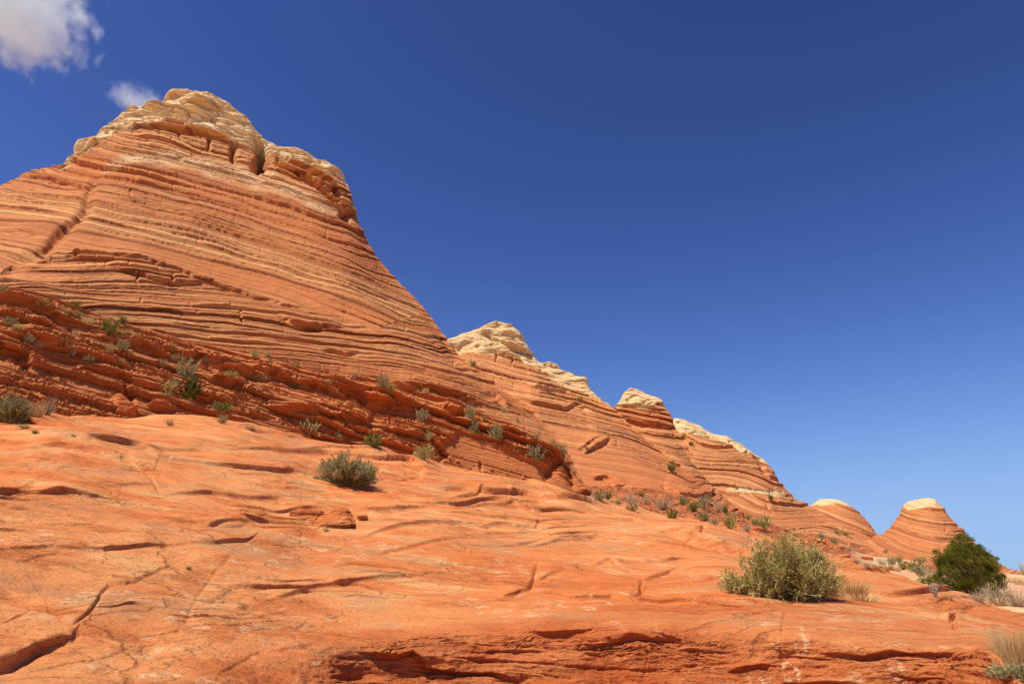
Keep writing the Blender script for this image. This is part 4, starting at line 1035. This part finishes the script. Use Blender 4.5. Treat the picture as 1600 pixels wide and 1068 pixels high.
 (1590, 946, 44, 32, "twig", "grey dry bush farthest right behind the slickrock edge"),
 (1580, 908, 34, 9, "straw", "pale straw tuft on the flat under the far mesa"),
 (1600, 912, 30, 10, "straw", "pale straw tuft at the far right end of the flat"),
 (1560, 905, 24, 9, "straw", "pale straw tuft just right of the juniper's crown"),
 (1598, 896, 7, 24, "twig", "thin bare upright bush standing against the sky at the far right"),
 (294, 889, 8, 5, "green", "tiny green plant beside the crack in the smooth foreground rock"),
 (508, 828, 11, 5, "olive", "tiny plant below the broken red block"),
 (54, 677, 12, 6, "green", "tiny dark green plant below the left sagebrush"),
 (36, 669, 22, 9, "yellow", "low yellow-green plant in front of the left sagebrush"),
 (115, 680, 8, 4, "olive", "tiny plant on the upper slickrock, right of the left sagebrush"),
 (72, 646, 28, 34, "twig", "tall sparse dry bush behind the left sagebrush"),
 (50, 648, 34, 26, "straw", "straw clump behind the left sagebrush"),
]
for a in PL: plant(*a)

def big_plant(name, u, v, wpx, hpx, seed, label, cat, mleaf, nst, ntw, nlf, LLpx, LWpx, srpx=.55, group=None, depth=1.0, **kw):
    p = ground_at(u, v); r3 = (p-Vector((0, 0, EYE))).length
    m = r3/FPX/math.sqrt(1+((u-800)/FPX)**2)
    rs = np.random.RandomState(seed)
    S_, L_ = bush(rs, wpx*m, hpx*m, nst, ntw, nlf, LLpx*m, LWpx*m, sr=srpx*m, **kw)
    e = bpy.data.objects.new(name, None); SC.collection.objects.link(e)
    e.location = (p.x, p.y, p.z-.05*hpx*m)
    a = mesh3("stems", S_, M_twig, e); b = mesh3("foliage", L_, mleaf, e)
    tag(e, label, cat, group)
    return e, m
big_plant("desert_bush", 1236, 932, 150, 84, 1, "largest olive-green bush, standing on the slickrock right of centre", "shrub", M_olive, 230, 3800, 24000, 6.5, 1.15, .55, spread=1.2, shag=.8, lowcut=.2, upright=.15)
big_plant("desert_bush", 1168, 926, 82, 34, 2, "low straggly side bush spreading from the left foot of the largest bush", "shrub", M_olive, 60, 500, 3000, 5.0, 1.4, .5, spread=1.3, shag=.9)
big_plant("sagebrush", 542, 757, 96, 37, 3, "wide grey-green sagebrush alone on the slickrock, left of centre", "shrub", M_grey, 190, 1800, 13000, 6.0, 1.3, .45, upright=.7, lowcut=.3)
big_plant("sagebrush", 14, 658, 58, 38, 4, "grey-green sagebrush at the left end of the upper slickrock", "shrub", M_grey, 120, 1000, 7000, 5.5, 1.5, .5, upright=.7)
big_plant("dark_bush", 297, 624, 24, 42, 5, "tall narrow dark green bush at the bottom of the ledge gully", "shrub", M_juniper, 70, 500, 5000, 3.0, 1.3, .5)

def tuft(u, v, wpx, hpx, n, seed, label, lean=.35, wd=.5, mat=M_straw, name="grass_tuft"):
    p = ground_at(u, v); m = (p-Vector((0, 0, EYE))).length/FPX/math.sqrt(1+((u-800)/FPX)**2)
    o = mesh3(name, grass(np.random.RandomState(seed), wpx*m, hpx*m, n, lean, wd*m), mat)
    o.location = (p.x, p.y, p.z-.04*hpx*m); tag(o, label, "grass tuft", "dry grass tufts among the rocks")
    return o
tuft(1332, 932, 60, 30, 420, 11, "straw grass growing from the right foot of the largest bush", .9, .4)
tuft(1346, 936, 60, 14, 200, 12, "short flattened straw grass trailing right of the largest bush", 1.6, .4)
tuft(1590, 1048, 80, 66, 900, 13, "tall golden grass clump in the lower right corner", .28, .45)
tuft(1640, 1056, 90, 70, 500, 14, "golden grass behind the tall clump at the lower right corner", .3, .45)
tuft(1562, 1012, 26, 42, 60, 15, "few thin pale stalks left of the golden grass clump", .2, .35)
tuft(838, 988, 22, 26, 9, 16, "few bent dry stalks growing from the front ledge", 1.1, .45)
tuft(1495, 474+458, 20, 6, 40, 17, "tiny pale sprigs by the foot of the juniper", .9, .4)
big_plant("sagebrush", 1590, 1058, 60, 15, 6, "dark grey shrub at the base of the golden grass in the corner", "shrub", M_grey, 90, 700, 3500, 6, 1.4, .6)

# dead stump and fallen sticks
def sticks(name, u, v, wpx, hpx, n, seed, label, cat, flat=False, rad=.9):
    p = ground_at(u, v); m = (p-Vector((0, 0, EYE))).length/FPX/math.sqrt(1+((u-800)/FPX)**2)
    rs = np.random.RandomState(seed); W = wpx*m; H = hpx*m
    if flat:
        a = np.stack([-W/2*np.ones(n), rs.randn(n)*.02*W, H*(.7+.3*rs.rand(n))], 1); b = np.stack([W/2*(.5+.5*rs.rand(n)), rs.randn(n)*.05*W, np.full(n, .02)], 1)
    else:
        a = rs.randn(n, 3)*W*.06; a[:, 2] = 0; an = rs.rand(n)*6.28
        b = np.stack([np.cos(an)*W/2*rs.rand(n), np.sin(an)*W/2*rs.rand(n), H*(.35+.65*rs.rand(n))], 1)
    tt = np.linspace(0, 1, 7)[None, :, None]
    L = a[:, None]*(1-tt)+b[:, None]*tt+np.cumsum(rs.randn(n, 7, 3)*W*.022, 1)*tt
    V, F = tubes(L, rad*m*(1.15-tt[..., 0])*(.5+rs.rand(n, 1)), 5)
    o = mesh3(name, (V, F, np.repeat(.5+.5*rs.rand(n), 35)), M_bark)
    o.location = p; 
    if flat: o.location.z += .01; o.rotation_euler[2] = R(-8)
    tag(o, label, cat); return o
sticks("dead_stump", 1461, 931, 24, 22, 26, 21, "weathered dead stump with pale twigs on the slickrock left of the juniper", "dead shrub")
sticks("dead_branch", 914, 779, 34, 9, 6, 22, "pale dead sticks lying on the slickrock edge at the foot of the nose", "dead branch", True, .8)

# juniper
def juniper():
    u, v, wpx, hpx = 1523, 941, 74, 76
    p = survey(u, v, 27.0); m = math.hypot(p[0], p[1])/FPX*math.sqrt(1+0)*.97
    p0 = ground_at(u, 926); 
    base = Vector((float(p[0]), float(p[1]), float(p[2])))
    e = bpy.data.objects.new("juniper_tree", None); SC.collection.objects.link(e); e.location = base
    W = wpx*m*1.05; H = hpx*m
    rs = np.random.RandomState(77)
    n = 760
    d = unit(rs, n); d[:, 2] = d[:, 2]*.9+.12; d /= np.linalg.norm(d, axis=1, keepdims=True)
    q = .50+.50*rs.rand(n)**.55
    lump = 1+.13*np.sin(d[:, 0]*6+1)+.10*np.sin(d[:, 1]*7+2)+.10*np.sin(d[:, 2]*9+d[:, 0]*4)
    c = np.stack([d[:, 0]*W*.47, d[:, 1]*W*.47, H*.40+d[:, 2]*H*.55], 1)*0
    c[:, 0] = d[:, 0]*W*.47*q*lump; c[:, 1] = d[:, 1]*W*.47*q*lump; c[:, 2] = H*.44+d[:, 2]*H*.54*q*lump; c[:, 2] = np.maximum(c[:, 2], H*.02+rs.rand(n)*H*.1)
    c[:, 0] -= (c[:, 2]/H-.5)*W*.06
    k = 105; N_ = n*k
    cc = np.repeat(c, k, 0); out = np.repeat(c-np.array([0, 0, H*.3]), k, 0); out /= np.linalg.norm(out, axis=1, keepdims=True)
    off = unit(rs, N_)*(rs.rand(N_, 1)**.4)*W*.052*np.repeat(.6+.8*rs.rand(n), k)[:, None]
    ld = out*.8+unit(rs, N_)*.7+np.array([0, 0, .5])+off/(W*.05)*.5
    LV, LF = leaves(cc+off, ld, (.045+.032*rs.rand(N_))*W/2.7, .024*W/2.7, rs)
    LV[:, 2] = np.maximum(LV[:, 2], 0)
    rn = np.clip(np.repeat(rs.rand(n), k)*.6+rs.rand(N_)*.4, 0, 1)
    mesh3("foliage", (LV, LF, np.repeat(rn, 4)), M_juniper, e)
    j = rs.choice(n, 90, replace=False); b0 = np.zeros((90, 3)); b0[:, 2] = H*.05+rs.rand(90)*H*.2
    tt = np.linspace(0, 1, 7)[None, :, None]; tip = c[j]*.97
    L = b0[:, None]*(1-tt)+tip[:, None]*tt+np.cumsum(rs.randn(90, 7, 3)*W*.008, 1)*tt
    V, F = tubes(L, .028*(1.2-tt[..., 0])*np.ones((90, 1)), 5)
    mesh3("branch", (V, F, np.repeat(rs.rand(90), 35)), M_bark, e)["kind"] = "stuff"
    t = np.linspace(0, 1, 8)
    L = np.stack([.05*np.sin(t*5), .04*np.cos(t*4), t*H*.6-.15], 1)[None]
    V, F = tubes(L, (.13*(1.25-t))[None], 9)
    mesh3("trunk", (V, F, rs.rand(len(V))), M_bark, e)
    tag(e, "dense rounded dark green juniper behind the slickrock's right edge", "tree")
juniper()

# ---------------------------------------------------------------- loose blocks
import bmesh
def boulder(u, v, wpx, hpx, dpx, seed, label, rot=0.0, mat=None, shear=.0, sink=.5):
    p = ground_at(u, v); m = (p-Vector((0, 0, EYE))).length/FPX/math.sqrt(1+((u-800)/FPX)**2)
    rs = np.random.RandomState(seed)
    bm = bmesh.new()
    for _ in range(16):
        q = rs.rand(3)*2-1; q /= max(abs(q)); q = q*(.8+.2*rs.rand())
        bm.verts.new((q[0]*.5+q[2]*shear, q[1]*.5, q[2]*.5+.5))
    bmesh.ops.convex_hull(bm, input=bm.verts)
    for vv in [x for x in bm.verts if not x.link_faces]: bm.verts.remove(vv)
    bmesh.ops.bevel(bm, geom=list(bm.edges), offset=.05, segments=2, affect='EDGES', clamp_overlap=True)
    bmesh.ops.triangulate(bm, faces=bm.faces)
    for _ in range(4 if wpx > 25 else 3): bmesh.ops.subdivide_edges(bm, edges=[e_ for e_ in bm.edges if e_.calc_length() > .035], cuts=1, use_grid_fill=False); bmesh.ops.triangulate(bm, faces=[f for f in bm.faces if len(f.verts) > 3])
    bm.verts.index_update()
    V = np.array([x.co[:] for x in bm.verts]); F = np.array([[x.index for x in f.verts] for f in bm.faces]); Nn = np.array([x.normal[:] for x in bm.verts]); bm.free()
    V = V+Nn*(fbm(V, .35, 3, .55, seed)*.06+fbm(V*np.array([.4, .4, 2.4]), .12, 3, .6, seed+1)*.035)[:, None]
    V = V*np.array([wpx, dpx, hpx])*m
    o = make_mesh("boulder", V, F, mat or M_slab, {"tone": np.full(len(V), .15)}, smooth=True)
    o.location = (p.x, p.y, p.z-sink*hpx*m); o.rotation_euler[2] = rot
    tag(o, label, "boulder", "loose red boulders"); return o
boulder(524, 810, 84, 44, 110, 12, "largest angular red block, half set into the slickrock left of centre", .15, shear=.1)
boulder(480, 806, 56, 26, 60, 5, "small red block touching the left side of the largest angular block", -.3)
boulder(566, 810, 18, 14, 20, 6, "narrow broken block at the right end of the largest angular block", .4)
boulder(192, 638, 44, 48, 44, 7, "rounded boulder at the foot of the ledges, top of the slickrock at left", .3)
boulder(250, 638, 42, 28, 44, 8, "flat dark block at the foot of the ledges right of the rounded boulder", 0)
boulder(976, 970, 9, 5, 9, 9, "small pebble on the front ledge near the centre", 0)
boulder(1183, 826, 18, 12, 16, 10, "dark red block beside the upright olive bush", .5)
boulder(1088, 788, 20, 9, 16, 11, "red block among the shrubs in the rubble strip, left of the tall dry bush", .2)
boulder(1150, 818, 16, 10, 14, 12, "reddish block in the rubble strip right of the grey-olive shrub", .2)
boulder(1318, 868, 16, 9, 14, 13, "dark block on the broken slope right of the largest bush", .1)
boulder(1352, 873, 20, 11, 16, 14, "red block at the foot of the slope below the gap", -.2)
boulder(1436, 890, 62, 28, 44, 15, "smooth red mound of rock left of the juniper, behind low shrubs", .0)

# ---------------------------------------------------------------- clouds, far behind the buttes
SC.cycles.volume_bounces = 14; SC.cycles.max_bounces = 16
def cloud(u, v, dist, w, h, dpt, dens, thr, nscale, seed, label):
    m, nt, bs = new_mat("cloud_vapour"); b = NB(nt); nt.nodes.remove(bs)
    tc = b.n("TexCoord"); ob = tc.outputs["Object"]
    ln = b.n("VectorMath", operation='LENGTH'); b.l(ob, ln.inputs[0])
    mp = b.n("Mapping"); b.l(ob, mp.inputs[0]); mp.inputs["Location"].default_value = (seed, seed*.7, seed*.3); mp.inputs["Scale"].default_value = (1.5, 1, 1)
    n1 = b.noise(mp.outputs[0], nscale, 8, .68)
    d = b.math('SUBTRACT', b.math('ADD', n1, b.math('MULTIPLY', b.math('SUBTRACT', .55, ln.outputs["Value"]), .55)), thr)
    d = b.math('MULTIPLY', b.math('MAXIMUM', d, 0.0), dens)
    pv = b.n("VolumePrincipled"); b.l(d, pv.inputs["Density"]); pv.inputs["Color"].default_value = (.90, .97, 1, 1); pv.inputs["Anisotropy"].default_value = .0
    b.l(pv.outputs[0], nt.nodes["Material Output"].inputs["Volume"])
    bm = bmesh.new(); bmesh.ops.create_icosphere(bm, subdivisions=4, radius=1.0)
    me = bpy.data.meshes.new("cloud"); bm.to_mesh(me); bm.free(); me.materials.append(m)
    o = bpy.data.objects.new("cloud", me); SC.collection.objects.link(o)
    p = survey(u, v, dist); o.location = p; mm = dist/FPX*1.15
    o.scale = (w*mm, dpt*mm, h*mm); o.rotation_euler[2] = math.atan2(-(p[0]), p[1])
    tag(o, label, "cloud")
cloud(-10, -15, 3000, 160, 132, 120, .055, .455, 3.3, 3.0, "bright white ragged cloud filling the upper left corner of the sky")
cloud(216, 158, 3400, 66, 36, 40, .030, .50, 2.4, 8.0, "small thin grey-white wisp of cloud just left of the butte's peak")

# ---------------------------------------------------------------- chips of rock on the ledges and in the rubble
rs = np.random.RandomState(5)
gv = []; gf = []; off = 0
base_v = np.array([[1, 0, -.4], [0, 1, -.4], [-1, 0, -.4], [0, -1, -.4], [.2, .1, .6], [-.6, .5, .35], [.5, -.6, .3]])
base_f = np.array([[0, 1, 4], [1, 5, 4], [1, 2, 5], [2, 3, 5], [5, 3, 4], [3, 6, 4], [3, 0, 6], [6, 0, 4]])
for i in range(900):
    q = rs.rand()
    if q < .35: u = 930+rs.rand()*400; v = np.interp(u, [930, 1000, 1100, 1200, 1330], [785, 792, 815, 838, 872])-rs.rand()**1.3*(32 if u < 1200 else 20)
    elif q < .6: u = rs.rand()*900; v = np.interp(u, [p[0] for p in EDGE], [p[1] for p in EDGE])-rs.rand()*26+4
    else: u = rs.rand()*1600; v = np.interp(u, [p[0] for p in EDGE], [p[1] for p in EDGE])+rs.rand()*(1000-np.interp(u, [p[0] for p in EDGE], [p[1] for p in EDGE]))
    p = ground_at(u, v); m = (p-Vector((0, 0, EYE))).length/FPX
    s_ = m*(.7+2.2*rs.rand()**3)*(1.5 if q < .6 else .8)
    V = base_v*(.6+.8*rs.rand(7, 3))*s_; a_ = rs.rand()*6.28
    V = V@np.array([[math.cos(a_), math.sin(a_), 0], [-math.sin(a_), math.cos(a_), 0], [0, 0, 1]])+np.array(p[:])
    gv.append(V); gf.append(base_f+off); off += 7
gv = np.concatenate(gv)
gravel = make_mesh("gravel", gv, np.concatenate(gf), M_slab, {"tone": np.repeat(rs.rand(900)*.9, 7)}, smooth=False)
tag(gravel, "scattered small chips of red sandstone on the rock and in the rubble strip", kind="stuff")
